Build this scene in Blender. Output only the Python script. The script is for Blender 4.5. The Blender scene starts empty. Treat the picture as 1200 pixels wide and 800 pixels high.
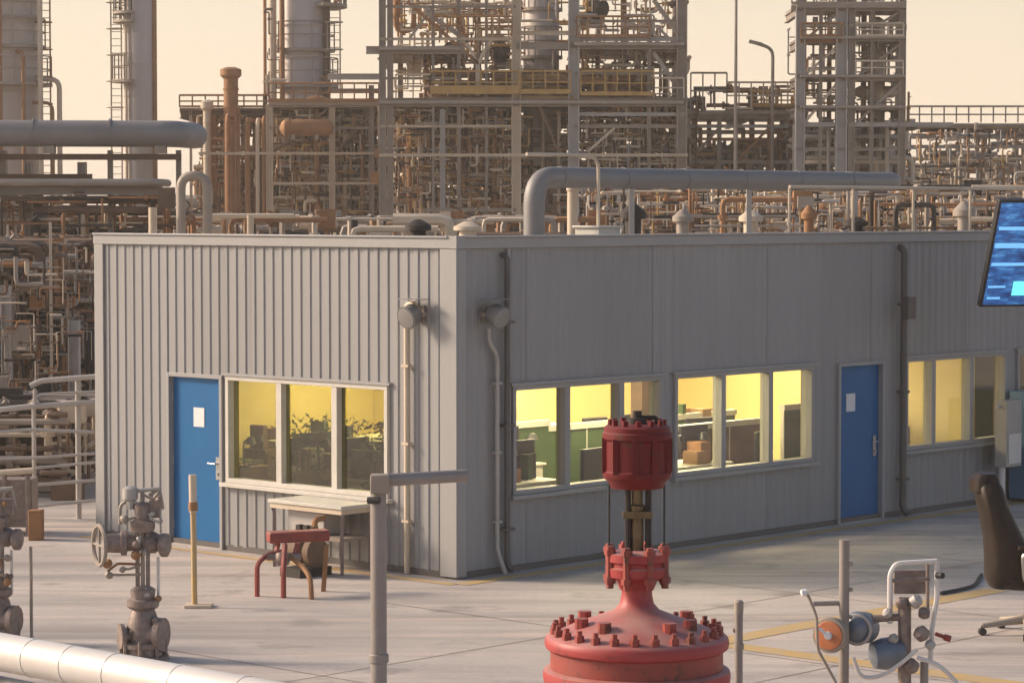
import bpy, math, random
from mathutils import Vector, Matrix
R = math.radians
scn = bpy.context.scene
C0 = scn.collection

# ------------------------------------------------------------------ camera
F_PX, CX, CY, HC = 3193.0, 600.0, 400.0, 4.22
PITCH = math.atan(155.0 / F_PX)
cd = bpy.data.cameras.new('camera'); cam = bpy.data.objects.new('camera', cd); C0.objects.link(cam)
cam.location = (0, 0, HC); cam.rotation_euler = (math.pi/2 - PITCH, 0, 0)
cd.sensor_width = 36.0; cd.lens = 36.0 * F_PX / 1200.0; cd.clip_start = 0.5; cd.clip_end = 6000
scn.camera = cam

# ------------------------------------------------------------------ sky, sun, exposure
SUN_EL, SUN_A = R(27), R(12)            # sun low on the left, a little beyond the building
world = bpy.data.worlds.new('World'); scn.world = world; world.use_nodes = True
wn, wl = world.node_tree.nodes, world.node_tree.links
sky = wn.new('ShaderNodeTexSky'); sky.sky_type = 'NISHITA'; sky.sun_disc = False
sky.sun_elevation = SUN_EL; sky.sun_rotation = R(270) + SUN_A
sky.dust_density = 3.0; sky.air_density = 1.0; sky.ozone_density = 1.0
mixw = wn.new('ShaderNodeMix'); mixw.data_type = 'RGBA'
wtc = wn.new('ShaderNodeTexCoord'); wsp = wn.new('ShaderNodeSeparateXYZ'); wl.new(wtc.outputs['Generated'], wsp.inputs[0])
wmr = wn.new('ShaderNodeMapRange'); wmr.interpolation_type = 'SMOOTHSTEP'                      # dusk haze hugging the horizon all round
wmr.inputs['From Min'].default_value = 0.0; wmr.inputs['From Max'].default_value = 0.24; wmr.inputs['To Min'].default_value = 0.85; wmr.inputs['To Max'].default_value = 0.0
wl.new(wsp.outputs['Z'], wmr.inputs['Value']); wl.new(wmr.outputs[0], mixw.inputs[0])
wl.new(sky.outputs[0], mixw.inputs[6]); mixw.inputs[7].default_value = (7.8, 6.35, 4.75, 1)
bg = wn['Background']; bg.inputs['Strength'].default_value = 0.11
wl.new(mixw.outputs[2], bg.inputs['Color'])
sd = bpy.data.lights.new('sun', 'SUN'); sun = bpy.data.objects.new('sun', sd); C0.objects.link(sun)
sd.energy = 3.4; sd.angle = R(14); sd.color = (1.0, 0.80, 0.62)
sdir = Vector((-math.cos(SUN_EL)*math.cos(SUN_A), math.cos(SUN_EL)*math.sin(SUN_A), math.sin(SUN_EL)))
sun.rotation_euler = sdir.to_track_quat('Z', 'Y').to_euler(); sun.location = sdir * 200
scn.view_settings.view_transform = 'Standard'; scn.view_settings.look = 'None'
scn.view_settings.exposure = 0.5; scn.view_settings.gamma = 1.0
scn.render.engine = 'CYCLES'; scn.cycles.use_denoising = True; scn.cycles.max_bounces = 6; scn.cycles.adaptive_threshold = .025
scn.cycles.transparent_max_bounces = 12

# ------------------------------------------------------------------ pixel helpers
FWD = Vector((0, math.cos(PITCH), -math.sin(PITCH))); UPV = Vector((0, math.sin(PITCH), math.cos(PITCH))); RT = Vector((1, 0, 0))
CAMP = Vector((0, 0, HC))
def ray(px, py): return FWD + RT*((px-CX)/F_PX) + UPV*((CY-py)/F_PX)
def at(px, py, Y):
    d = ray(px, py); return CAMP + d*(Y/d.y)
def gnd(px, py, z=0.0):
    d = ray(px, py); return CAMP + d*((z-HC)/d.z)
def zat(py, Y): return at(CX, py, Y).z
def xat(px, Y, py=400): return at(px, py, Y).x

# ------------------------------------------------------------------ materials
def mat(name, c, rough=0.6, metal=0.0, c2=None, ns=3.0, amt=0.5, streak=False, bump=0.0, bs=30.0, spec=0.5):
    m = bpy.data.materials.new(name); m.use_nodes = True
    n, l = m.node_tree.nodes, m.node_tree.links; b = n['Principled BSDF']
    b.inputs['Roughness'].default_value = rough; b.inputs['Metallic'].default_value = metal
    b.inputs['Specular IOR Level'].default_value = spec
    tc = n.new('ShaderNodeTexCoord'); mp = n.new('ShaderNodeMapping'); l.new(tc.outputs['Object'], mp.inputs[0])
    if streak: mp.inputs['Scale'].default_value = (1, 1, 0.12)
    nz = n.new('ShaderNodeTexNoise'); nz.inputs['Scale'].default_value = ns; nz.inputs['Detail'].default_value = 7; nz.inputs['Roughness'].default_value = 0.62
    l.new(mp.outputs[0], nz.inputs['Vector'])
    rp = n.new('ShaderNodeValToRGB'); rp.color_ramp.elements[0].position = 0.5 - 0.28; rp.color_ramp.elements[1].position = 0.5 + 0.28
    l.new(nz.outputs['Fac'], rp.inputs[0])
    if c2 is None: c2 = tuple(x*0.72 for x in c)
    mx = n.new('ShaderNodeMix'); mx.data_type = 'RGBA'
    ml = n.new('ShaderNodeMath'); ml.operation = 'MULTIPLY'; ml.inputs[1].default_value = amt
    l.new(rp.outputs[0], ml.inputs[0]); l.new(ml.outputs[0], mx.inputs[0])
    mx.inputs[6].default_value = (*c, 1); mx.inputs[7].default_value = (*c2, 1)
    l.new(mx.outputs[2], b.inputs['Base Color'])
    if bump:
        n2 = n.new('ShaderNodeTexNoise'); n2.inputs['Scale'].default_value = bs; n2.inputs['Detail'].default_value = 5
        l.new(tc.outputs['Object'], n2.inputs['Vector'])
        bp = n.new('ShaderNodeBump'); bp.inputs['Strength'].default_value = bump; bp.inputs['Distance'].default_value = 0.02
        l.new(n2.outputs['Fac'], bp.inputs['Height']); l.new(bp.outputs[0], b.inputs['Normal'])
    return m
def emis(name, c, s):
    m = bpy.data.materials.new(name); m.use_nodes = True; b = m.node_tree.nodes['Principled BSDF']
    b.inputs['Base Color'].default_value = (*c, 1); b.inputs['Emission Color'].default_value = (*c, 1); b.inputs['Emission Strength'].default_value = s
    return m
def glass(name, tint, gloss=0.06):
    m = bpy.data.materials.new(name); m.use_nodes = True; n, l = m.node_tree.nodes, m.node_tree.links
    n.remove(n['Principled BSDF']); out = n['Material Output']
    t = n.new('ShaderNodeBsdfTransparent'); t.inputs[0].default_value = (*tint, 1)
    g = n.new('ShaderNodeBsdfGlossy'); g.inputs['Roughness'].default_value = 0.02
    fr = n.new('ShaderNodeLayerWeight'); fr.inputs[0].default_value = .5
    pw = n.new('ShaderNodeMath'); pw.operation = 'POWER'; pw.inputs[1].default_value = 4.0; l.new(fr.outputs['Facing'], pw.inputs[0])
    ad = n.new('ShaderNodeMath'); ad.operation = 'MULTIPLY_ADD'; ad.inputs[1].default_value = .8; ad.inputs[2].default_value = gloss; l.new(pw.outputs[0], ad.inputs[0])
    mx = n.new('ShaderNodeMixShader'); l.new(ad.outputs[0], mx.inputs[0]); l.new(t.outputs[0], mx.inputs[1]); l.new(g.outputs[0], mx.inputs[2])
    l.new(mx.outputs[0], out.inputs['Surface'])
    return m

M = {}
M['clad'] = mat('cladding_paint', (.285,.282,.285), .5, c2=(.22,.21,.20), ns=1.6, amt=.6, streak=True, bump=.06, bs=3)
def vary(m, k):                       # sheets from different batches differ a little in tone
    n, l = m.node_tree.nodes, m.node_tree.links; b = n['Principled BSDF']; src = b.inputs['Base Color'].links[0].from_socket
    oi = n.new('ShaderNodeObjectInfo'); mr = n.new('ShaderNodeMapRange'); mr.inputs['To Min'].default_value = 1-k; mr.inputs['To Max'].default_value = 1+k; l.new(oi.outputs['Random'], mr.inputs['Value'])
    hs = n.new('ShaderNodeHueSaturation'); l.new(mr.outputs[0], hs.inputs['Value']); l.new(src, hs.inputs['Color']); l.new(hs.outputs[0], b.inputs['Base Color'])
vary(M['clad'], .05)
M['trim'] = mat('trim_paint', (.32,.312,.307), .5, c2=(.25,.24,.23), ns=2.5, amt=.5, streak=True)
M['lining'] = mat('wall_lining', (.3,.28,.25), .8)
M['roof'] = mat('roof_membrane', (.30,.29,.28), .85, ns=.8)
M['white'] = mat('white_frame_paint', (.60,.57,.51), .5, c2=(.44,.40,.34), ns=5, amt=.6)
M['blue'] = mat('blue_door_paint', (.001,.12,.32), .45, c2=(.001,.09,.25), ns=2, amt=.7, spec=.3)
M['dark'] = mat('dark_rubber', (.03,.028,.027), .6)
M['paper'] = mat('paper', (.75,.74,.72), .8, c2=(.55,.56,.6), ns=14, amt=.6)
M['glass'] = glass('clear_glass', (.93,.93,.90), .07)
M['tint'] = glass('olive_reflection_glass', (.54,.54,.39), .09)  # olive tint stands in for dim reflections on the short wall window
M['yellowwall'] = mat('cream_yellow_wall', (.82,.68,.32), .85, c2=(.76,.60,.26), ns=1, amt=.4)
M['ceil'] = mat('ceiling_tile', (.7,.66,.52), .9)
M['carpet'] = mat('carpet', (.12,.10,.08), .95, ns=20)
M['lamp'] = emis('lit_ceiling_panel', (1.0,.86,.52), 46.0)
M['steel'] = mat('galvanised_steel', (.46,.435,.41), .55, .15, c2=(.25,.21,.18), ns=2.2, amt=.6)
M['steeld'] = mat('weathered_steel', (.36,.315,.27), .6, .1, c2=(.22,.16,.11), ns=1.3, amt=.7)
M['darkgrey'] = mat('dark_grey_paint', (.12,.11,.105), .55, .1, c2=(.08,.065,.055), ns=3, amt=.7)
M['creams'] = mat('cream_or_sunlit_steel', (.62,.52,.40), .55, .05, c2=(.38,.28,.18), ns=1.2, amt=.6)  # cream paint; on the far frames it also paints in sunlit highlights
M['rust'] = mat('rust_brown_steel', (.40,.20,.085), .75, .1, c2=(.17,.085,.04), ns=2.5, amt=.8)
M['brown'] = mat('dark_brown_steel', (.19,.115,.07), .75, .05, c2=(.08,.055,.04), ns=2.5, amt=.8)
M['black'] = mat('sooty_steel', (.035,.027,.022), .7, .1, ns=2)
M['shell'] = mat('column_cladding', (.50,.45,.42), .55, .1, c2=(.38,.32,.28), ns=.5, amt=.7, streak=True)
M['alu'] = mat('aluminium_jacket', (.25,.24,.235), .55, .2, c2=(.16,.145,.135), ns=1.3, amt=.6)
M['yellow'] = mat('safety_yellow', (.52,.33,.09), .6, c2=(.30,.16,.055), ns=3, amt=1.0)
M['redp'] = mat('red_paint', (.37,.036,.036), .35, c2=(.27,.045,.04), ns=4, amt=.7, bump=.04, bs=25)
M['redd'] = mat('dark_red_paint', (.17,.006,.008), .3, c2=(.09,.006,.007), spec=.35, ns=6, amt=.8, streak=True)
M['redw'] = mat('worn_red_paint', (.34,.05,.035), .5, c2=(.14,.045,.035), ns=9, amt=.8)
def weather(m, rust=.5, dust_haze=.45):
    n, l = m.node_tree.nodes, m.node_tree.links; b = n['Principled BSDF']; src = b.inputs['Base Color'].links[0].from_socket
    tc = n.new('ShaderNodeTexCoord'); z = n.new('ShaderNodeTexNoise'); z.inputs['Scale'].default_value = 9; z.inputs['Detail'].default_value = 9; z.inputs['Roughness'].default_value = .7; l.new(tc.outputs['Object'], z.inputs['Vector'])
    r1 = n.new('ShaderNodeMapRange'); r1.inputs['From Min'].default_value = .56; r1.inputs['From Max'].default_value = .66; r1.inputs['To Max'].default_value = rust; l.new(z.outputs['Fac'], r1.inputs['Value'])
    m1 = n.new('ShaderNodeMix'); m1.data_type = 'RGBA'; l.new(r1.outputs[0], m1.inputs[0]); l.new(src, m1.inputs[6]); m1.inputs[7].default_value = (.075,.03,.018,1)
    g = n.new('ShaderNodeNewGeometry'); sp = n.new('ShaderNodeSeparateXYZ'); l.new(g.outputs['Normal'], sp.inputs[0])      # up-facing faces painted paler: dusty pink standing in for bright haze
    r2 = n.new('ShaderNodeMapRange'); r2.inputs['From Min'].default_value = .35; r2.inputs['From Max'].default_value = 1.0; l.new(sp.outputs['Z'], r2.inputs['Value'])
    z2 = n.new('ShaderNodeTexNoise'); z2.inputs['Scale'].default_value = 5; z2.inputs['Detail'].default_value = 8; l.new(tc.outputs['Object'], z2.inputs['Vector'])
    mu = n.new('ShaderNodeMath'); mu.operation = 'MULTIPLY'; l.new(r2.outputs[0], mu.inputs[0]); l.new(z2.outputs['Fac'], mu.inputs[1]); mu2 = n.new('ShaderNodeMath'); mu2.operation = 'MULTIPLY'; mu2.inputs[1].default_value = dust_haze*2; mu2.use_clamp = True; l.new(mu.outputs[0], mu2.inputs[0])
    m2 = n.new('ShaderNodeMix'); m2.data_type = 'RGBA'; l.new(mu2.outputs[0], m2.inputs[0]); l.new(m1.outputs[2], m2.inputs[6]); m2.inputs[7].default_value = (.50,.34,.29,1); l.new(m2.outputs[2], b.inputs['Base Color'])
    ro = n.new('ShaderNodeMapRange'); ro.inputs['To Min'].default_value = .32; ro.inputs['To Max'].default_value = .75; l.new(z2.outputs['Fac'], ro.inputs['Value']); l.new(ro.outputs[0], b.inputs['Roughness'])
weather(M['redp'], .55, .5); weather(M['redd'], .75, .08); weather(M['redw'], .95, .2)
M['brass'] = mat('brass_stem', (.22,.16,.09), .45, .7, c2=(.07,.05,.03), ns=12, amt=.8)
M['worn'] = mat('worn_valve_steel', (.33,.27,.24), .55, .3, c2=(.13,.085,.07), ns=14, amt=.9, bump=.2, bs=60)
M['post'] = mat('grey_post_paint', (.29,.265,.25), .5, .2, c2=(.22,.17,.14), ns=5, amt=.7)
M['palepipe'] = mat('pale_pipe_jacket', (.66,.63,.60), .45, .1, c2=(.52,.47,.43), ns=2.5, amt=.6)
M['orange'] = mat('orange_dial', (.45,.13,.05), .45, c2=(.55,.25,.12), ns=14, amt=.6)
M['bluegrey'] = mat('blue_grey_casting', (.20,.23,.28), .45, .4, c2=(.12,.13,.15), ns=9, amt=.7)
M['leather'] = mat('brown_leather', (.028,.015,.009), .45, c2=(.010,.008,.007), ns=5, amt=.9, spec=.25, bump=.15, bs=40)
M['chrome'] = mat('brushed_metal', (.45,.44,.43), .3, .8)
M['cabblue'] = mat('blue_cabinet_paint', (.10,.22,.36), .4, c2=(.07,.15,.26), ns=3, amt=.6)
M['plast'] = mat('black_plastic', (.02,.02,.022), .4)
M['green'] = mat('leaf_green', (.05,.09,.025), .6, c2=(.03,.055,.02), ns=9)
M['wood'] = mat('wood_veneer', (.32,.19,.09), .5, c2=(.22,.12,.06), ns=7, streak=True)

def ground_mat():
    m = bpy.data.materials.new('worn_concrete'); m.use_nodes = True; n, l = m.node_tree.nodes, m.node_tree.links; b = n['Principled BSDF']
    tc = n.new('ShaderNodeTexCoord')
    def noise(scale, sc=(1,1,1), det=8, rough=.6, rot=0):
        mp = n.new('ShaderNodeMapping'); mp.inputs['Scale'].default_value = sc; mp.inputs['Rotation'].default_value = (0,0,rot); l.new(tc.outputs['Object'], mp.inputs[0])
        z = n.new('ShaderNodeTexNoise'); z.inputs['Scale'].default_value = scale; z.inputs['Detail'].default_value = det; z.inputs['Roughness'].default_value = rough
        l.new(mp.outputs[0], z.inputs['Vector']); return z.outputs['Fac']
    def ramp(f, a, b_):
        r = n.new('ShaderNodeMapRange'); r.inputs['From Min'].default_value = a; r.inputs['From Max'].default_value = b_; l.new(f, r.inputs['Value']); return r.outputs[0]
    def mix(fac, a, bcol, k=1.0):
        x = n.new('ShaderNodeMix'); x.data_type = 'RGBA'
        ml = n.new('ShaderNodeMath'); ml.operation = 'MULTIPLY'; ml.inputs[1].default_value = k; l.new(fac, ml.inputs[0]); l.new(ml.outputs[0], x.inputs[0])
        if isinstance(a, tuple): x.inputs[6].default_value = (*a, 1)
        else: l.new(a, x.inputs[6])
        x.inputs[7].default_value = (*bcol, 1); return x.outputs[2]
    c = mix(ramp(noise(.35), .35, .7), (.54,.48,.43), (.44,.39,.355))
    c = mix(ramp(noise(.9, (.12, 1.1, 1), rot=R(-6)), .47, .64), c, (.27,.245,.23), .9)      # tyre streaks
    c = mix(ramp(noise(1.6, (.10, 1.3, 1), rot=R(9)), .50, .68), c, (.62,.50,.43), .85)
    c = mix(ramp(noise(2.6, (.2, 1.6, 1), rot=R(14)), .52, .66), c, (.34,.30,.28), .6)      # pale dusty streaks
    c = mix(ramp(noise(1.1), .58, .68), c, (.20,.18,.17), .6)
    c = mix(ramp(noise(.25, det=3), .48, .66), c, (.30,.275,.26), .45)                             # stains
    c = mix(ramp(noise(14), .45, .8), c, (.30,.27,.25), .5)
    l.new(c, b.inputs['Base Color']); b.inputs['Roughness'].default_value = .75; b.inputs['Specular IOR Level'].default_value = .3
    bp = n.new('ShaderNodeBump'); bp.inputs['Strength'].default_value = .25; bp.inputs['Distance'].default_value = .01
    l.new(noise(25), bp.inputs['Height']); l.new(bp.outputs[0], b.inputs['Normal'])
    return m
M['concrete'] = ground_mat()
M['gravel'] = mat('dusty_ground', (.30,.25,.21), .9, c2=(.2,.165,.14), ns=.6, amt=.8, bump=.3, bs=15)
def worn_paint():
    m = mat('worn_yellow_marking', (.56,.34,.07), .7, c2=(.42,.35,.27), ns=5, amt=.9)
    return m
M['marking'] = worn_paint()
def screen_mat():
    m = bpy.data.materials.new('blue_screen_picture'); m.use_nodes = True; n, l = m.node_tree.nodes, m.node_tree.links; b = n['Principled BSDF']
    tc = n.new('ShaderNodeTexCoord'); mp = n.new('ShaderNodeMapping'); l.new(tc.outputs['UV'], mp.inputs[0]); mp.inputs['Scale'].default_value = (1, 3.2, 1)
    nz = n.new('ShaderNodeTexNoise'); nz.inputs['Scale'].default_value = 5; nz.inputs['Detail'].default_value = 6; nz.inputs['Roughness'].default_value = .7; l.new(mp.outputs[0], nz.inputs['Vector'])
    rp = n.new('ShaderNodeValToRGB'); e = rp.color_ramp.elements; e[0].position = .38; e[0].color = (.008,.03,.13,1); e[1].position = .68; e[1].color = (.10,.34,.66,1); q = e.new(.52); q.color = (.02,.11,.34,1)
    l.new(nz.outputs['Fac'], rp.inputs[0])
    b.inputs['Base Color'].default_value = (.01,.01,.015,1); b.inputs['Roughness'].default_value = .25
    l.new(rp.outputs[0], b.inputs['Emission Color']); b.inputs['Emission Strength'].default_value = .75
    return m
M['screen'] = screen_mat()
M['glowbar'] = emis('pale_blue_glow', (.16,.44,.78), .75); M['glowtile'] = emis('cyan_glow', (.12,.70,.72), 1.1)

# ------------------------------------------------------------------ mesh builder
def chain_loc(o):
    v = Vector((0,0,0))
    while o is not None: v += Vector(o.location); o = o.parent
    return v
class MB:
    def __init__(s): s.v = []; s.f = []
    def add(s, vs, fs):
        k = len(s.v); s.v += [Vector(p) for p in vs]; s.f += [tuple(i+k for i in f) for f in fs]; return s
    def frame_box(s, o, ax, ay, az):
        o, ax, ay, az = Vector(o), Vector(ax), Vector(ay), Vector(az)
        if ax.cross(ay).dot(az) < 0: ax, ay = ay, ax
        vs = [o, o+ax, o+ax+ay, o+ay, o+az, o+ax+az, o+ax+ay+az, o+ay+az]
        return s.add(vs, [(0,3,2,1),(4,5,6,7),(0,1,5,4),(1,2,6,5),(2,3,7,6),(3,0,4,7)])
    def box(s, x0, x1, y0, y1, z0, z1): return s.frame_box((x0,y0,z0), (x1-x0,0,0), (0,y1-y0,0), (0,0,z1-z0))
    def obox(s, c, size, rz=0.0, tilt=None):
        m = Matrix.Rotation(rz, 3, 'Z')
        if tilt is not None: m = m @ tilt
        ax, ay, az = m @ Vector((size[0],0,0)), m @ Vector((0,size[1],0)), m @ Vector((0,0,size[2]))
        return s.frame_box(Vector(c) - (ax+ay+az)/2, ax, ay, az)
    def bar(s, a, b, w, h, up=(0,0,1)):
        a, b = Vector(a), Vector(b); d = (b-a)
        u = Vector(up)
        if abs(d.normalized().dot(u)) > .95: u = Vector((0,1,0))
        sx = d.cross(u).normalized(); sy = sx.cross(d).normalized()
        return s.frame_box(a - sx*w/2 - sy*h/2, sx*w, d, sy*h)
    def ibeam(s, a, b, w, h, t=None, up=(0,0,1)):
        a, b = Vector(a), Vector(b); d = (b-a); u = Vector(up)
        if abs(d.normalized().dot(u)) > .95: u = Vector((1,0,0))
        sx = d.cross(u).normalized(); sy = sx.cross(d).normalized(); t = t or max(.018, h*.12)
        s.frame_box(a - sx*w/2 - sy*h/2, sx*w, d, sy*t); s.frame_box(a - sx*w/2 + sy*(h/2-t), sx*w, d, sy*t)
        s.frame_box(a - sx*t/2 - sy*(h/2-t), sx*t, d, sy*(h-2*t)); return s
    def tube(s, pts, r, seg=8, bend=0.0, caps=True, bs=4):
        pts = [Vector(p) for p in pts]
        if bend > 0 and len(pts) > 2:
            out = [pts[0]]
            for i in range(1, len(pts)-1):
                p, a, b = pts[i], pts[i-1], pts[i+1]
                la, lb = (a-p).length, (b-p).length; k = min(bend, la*.49, lb*.49)
                p0, p1 = p + (a-p).normalized()*k, p + (b-p).normalized()*k
                for j in range(bs+1):
                    t = j/bs; out.append((1-t)**2*p0 + 2*t*(1-t)*p + t*t*p1)
            out.append(pts[-1]); pts = out
        n = len(pts); rr = r if isinstance(r, (list, tuple)) else [r]*n
        d0 = (pts[1]-pts[0]).normalized(); u = Vector((0,0,1)) if abs(d0.z) < .9 else Vector((1,0,0))
        u = (u - d0*u.dot(d0)).normalized(); vs = []
        for i in range(n):
            if i == 0: d = d0
            elif i == n-1: d = (pts[-1]-pts[-2]).normalized()
            else:
                d = (pts[i]-pts[i-1]).normalized() + (pts[i+1]-pts[i]).normalized()
                d = d.normalized() if d.length > 1e-6 else d0
            u = u - d*u.dot(d)
            if u.length < 1e-5: u = d.orthogonal()
            u.normalize(); w = d.cross(u)
            for k in range(seg):
                a = 2*math.pi*k/seg; vs.append(pts[i] + (u*math.cos(a) + w*math.sin(a))*rr[i])
        fs = [(i*seg+k, i*seg+(k+1)%seg, (i+1)*seg+(k+1)%seg, (i+1)*seg+k) for i in range(n-1) for k in range(seg)]
        if caps: fs += [tuple(range(seg-1,-1,-1)), tuple(range((n-1)*seg, n*seg))]
        return s.add(vs, fs)
    def cyl(s, a, b, r, seg=12, r2=None): return s.tube([a, b], [r, r if r2 is None else r2], seg)
    def lathe(s, o, prof, seg=24, axis=(0,0,1)):
        o = Vector(o); d = Vector(axis).normalized(); u = d.orthogonal().normalized(); w = d.cross(u); vs = []
        for (r, h) in prof:
            for k in range(seg):
                a = 2*math.pi*k/seg; vs.append(o + d*h + (u*math.cos(a)+w*math.sin(a))*max(r, 1e-4))
        n = len(prof)
        fs = [(i*seg+k, i*seg+(k+1)%seg, (i+1)*seg+(k+1)%seg, (i+1)*seg+k) for i in range(n-1) for k in range(seg)]
        fs += [tuple(range(seg-1,-1,-1)), tuple(range((n-1)*seg, n*seg))]
        return s.add(vs, fs)
    def torus(s, c, Rr, r, axis=(0,0,1), seg=24, ss=8):
        c = Vector(c); d = Vector(axis).normalized(); u = d.orthogonal().normalized(); w = d.cross(u); vs = []
        for i in range(seg):
            a = 2*math.pi*i/seg; e = u*math.cos(a)+w*math.sin(a)
            for k in range(ss):
                b = 2*math.pi*k/ss; vs.append(c + e*(Rr + r*math.cos(b)) + d*(r*math.sin(b)))
        return s.add(vs, [(i*ss+k, ((i+1)%seg)*ss+k, ((i+1)%seg)*ss+(k+1)%ss, i*ss+(k+1)%ss) for i in range(seg) for k in range(ss)])
    def build(s, name, material, parent=None, bevel=0.0, smooth=True):
        off = chain_loc(parent)
        me = bpy.data.meshes.new(name); me.from_pydata([p-off for p in s.v], [], s.f); me.update()
        if smooth:
            me.shade_smooth(); me.set_sharp_from_angle(angle=R(38))
        me.materials.append(M[material] if isinstance(material, str) else material)
        o = bpy.data.objects.new(name, me); C0.objects.link(o); o.parent = parent
        if bevel:
            bv = o.modifiers.new('bevel', 'BEVEL'); bv.width = bevel; bv.segments = 2; bv.limit_method = 'ANGLE'
        return o
def tag(o, label=None, cat=None, group=None, kind=None):
    if label: o['label'] = label
    if cat: o['category'] = cat
    if group: o['group'] = group
    if kind: o['kind'] = kind
    return o
def thing(name, label, cat, loc, group=None):
    o = bpy.data.objects.new(name, None); C0.objects.link(o); o.location = loc; o.empty_display_size = .2
    return tag(o, label, cat, group)
def copy_tree(o, parent=None):
    c = o.copy(); C0.objects.link(c); c.parent = parent
    for ch in [x for x in bpy.data.objects if x.parent == o]: copy_tree(ch, c)
    return c

# ------------------------------------------------------------------ setting: ground
tag(MB().add([(-1500,-200,-.012),(1500,-200,-.012),(1500,2500,-.012),(-1500,2500,-.012)], [(0,1,2,3)]).build('ground', 'gravel'), 'dusty brown ground of the plant reaching the horizon', 'ground', kind='structure')
tag(MB().add([(-40,2,0),(60,2,0),(60,75,0),(-40,75,0)], [(0,1,2,3)]).build('concrete_yard', 'concrete'), 'pale worn concrete yard in front of the control building', 'yard', kind='structure')

# ------------------------------------------------------------------ control building
CB = gnd(535, 678)
AL = R(47.3)
DL = Vector((-math.sin(AL), math.cos(AL), 0)); DR = Vector((math.cos(AL), math.sin(AL), 0))
def P(a, b, z): return CB + DL*a + DR*b + Vector((0,0,z))        # a: back from the long wall, b: along it
def W(face, s, o, z): return P(s, -o, z) if face == 'L' else P(-o, s, z)
def fbox(mb, face, s0, s1, o0, o1, z0, z1):
    p = W(face, s0, o0, z0); return mb.frame_box(p, W(face, s1, o0, z0)-p, W(face, s0, o1, z0)-p, W(face, s0, o0, z1)-p)
def hit(face, px, py):
    d = ray(px, py); n = DR if face == 'L' else DL
    t = (CB - CAMP).dot(n) / d.dot(n); q = CAMP + d*t - CB
    return q.dot(DL if face == 'L' else DR), q.z
LEN_L = hit('L', 118, 400)[0]; H = hit('L', 534, 278)[1]; LEN_R = 19.0
print('BUILD', LEN_L, H, hit('R',1200,400)[0], CB)
bld = thing('control_building', 'grey corrugated metal control building with blue doors and lit windows', 'building', CB)
def opening(face, x0, x1, ytop, ybot):
    s0, s1 = hit(face, x0, 400)[0], hit(face, x1, 400)[0]
    xm = (x0+x1)/2; return [min(s0,s1), max(s0,s1), hit(face, xm, ybot)[1], hit(face, xm, ytop)[1]]
winL = opening('L', 268, 458, 445.5, 574)
doorL = opening('L', 199, 264, 437.5, 638.5); doorL[2] = 0.0
win1 = opening('R', 597, 772, 449, 575); win2 = opening('R', 787, 950, 432, 549)
doorR = opening('R', 979, 1033, 423.5, 606); doorR[2] = 0.0
win3 = opening('R', 1058, 1176, 414, 517); win4 = opening('R', 1189, 1300, 404, 502)
zt = (win1[3]+win2[3]+win3[3])/3; zb = (win1[2]+win2[2]+win3[2])/3
for w in (win1, win2, win3, win4): w[2], w[3] = zb, zt
print('openings', winL, doorL, win1, win2, doorR, win3)
PITCH_RIB = 0.165
def rib_profile(s0, s1, depth):
    pts = []; k = math.floor(s0/PITCH_RIB) - 1; brk = [(0,0),(.42,0),(.52,1),(.9,1),(1.0,0)]
    def val(s):
        t = (s/PITCH_RIB) % 1.0
        for (a, va), (b, vb) in zip(brk, brk[1:]):
            if a <= t <= b: return depth*(va + (vb-va)*(t-a)/(b-a))
        return 0
    ss = {s0, s1}
    while k*PITCH_RIB < s1:
        for (a, _) in brk:
            q = (k+a)*PITCH_RIB
            if s0 + .004 < q < s1 - .004: ss.add(q)
        k += 1
    return [(q, val(q)) for q in sorted(ss)]
def clad(face, length, openings, depth, z1, sheet=1.155):
    cuts = {0.0, length}; k = 1
    while k*sheet < length: cuts.add(k*sheet); k += 1
    edges = sorted(e for o in openings for e in o[:2])
    cuts = sorted([c for c in cuts if all(abs(c-e) > .12 for e in edges)] + edges)
    inner = MB()
    for a, b in zip(cuts, cuts[1:]):
        if b - a < .01: continue
        m = (a+b)/2; zz = [(.06, z1)]
        for o in openings:
            if o[0] < m < o[1]:
                zz = [(lo, hi) for (lo, hi) in ((.06, o[2]), (o[3], z1)) if hi - lo > .05]
        for lo, hi in zz:
            pr = rib_profile(a+.0015, b-.0015, depth); mb = MB(); n = len(pr)
            oo = .02 + .004*(int(a/sheet) % 2); vs = [W(face, s, oo+o_, lo) for s, o_ in pr] + [W(face, s, oo+o_, hi) for s, o_ in pr]
            fs = [((i, i+1, n+i+1, n+i) if face == 'R' else (i+1, i, n+i, n+i+1)) for i in range(n-1)]
            mb.add(vs, fs); mb.build('cladding_sheet', 'clad', bld, smooth=False)
            fbox(inner, face, a, b, -.16, .012, 0 if lo < .1 else lo, hi)
    inner.build('inner_wall', 'lining', bld)
clad('L', LEN_L, [winL, doorL], .015, H-.13)
clad('R', LEN_R, [win1, win2, doorR, win3, win4], .007, H-.13)
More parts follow.
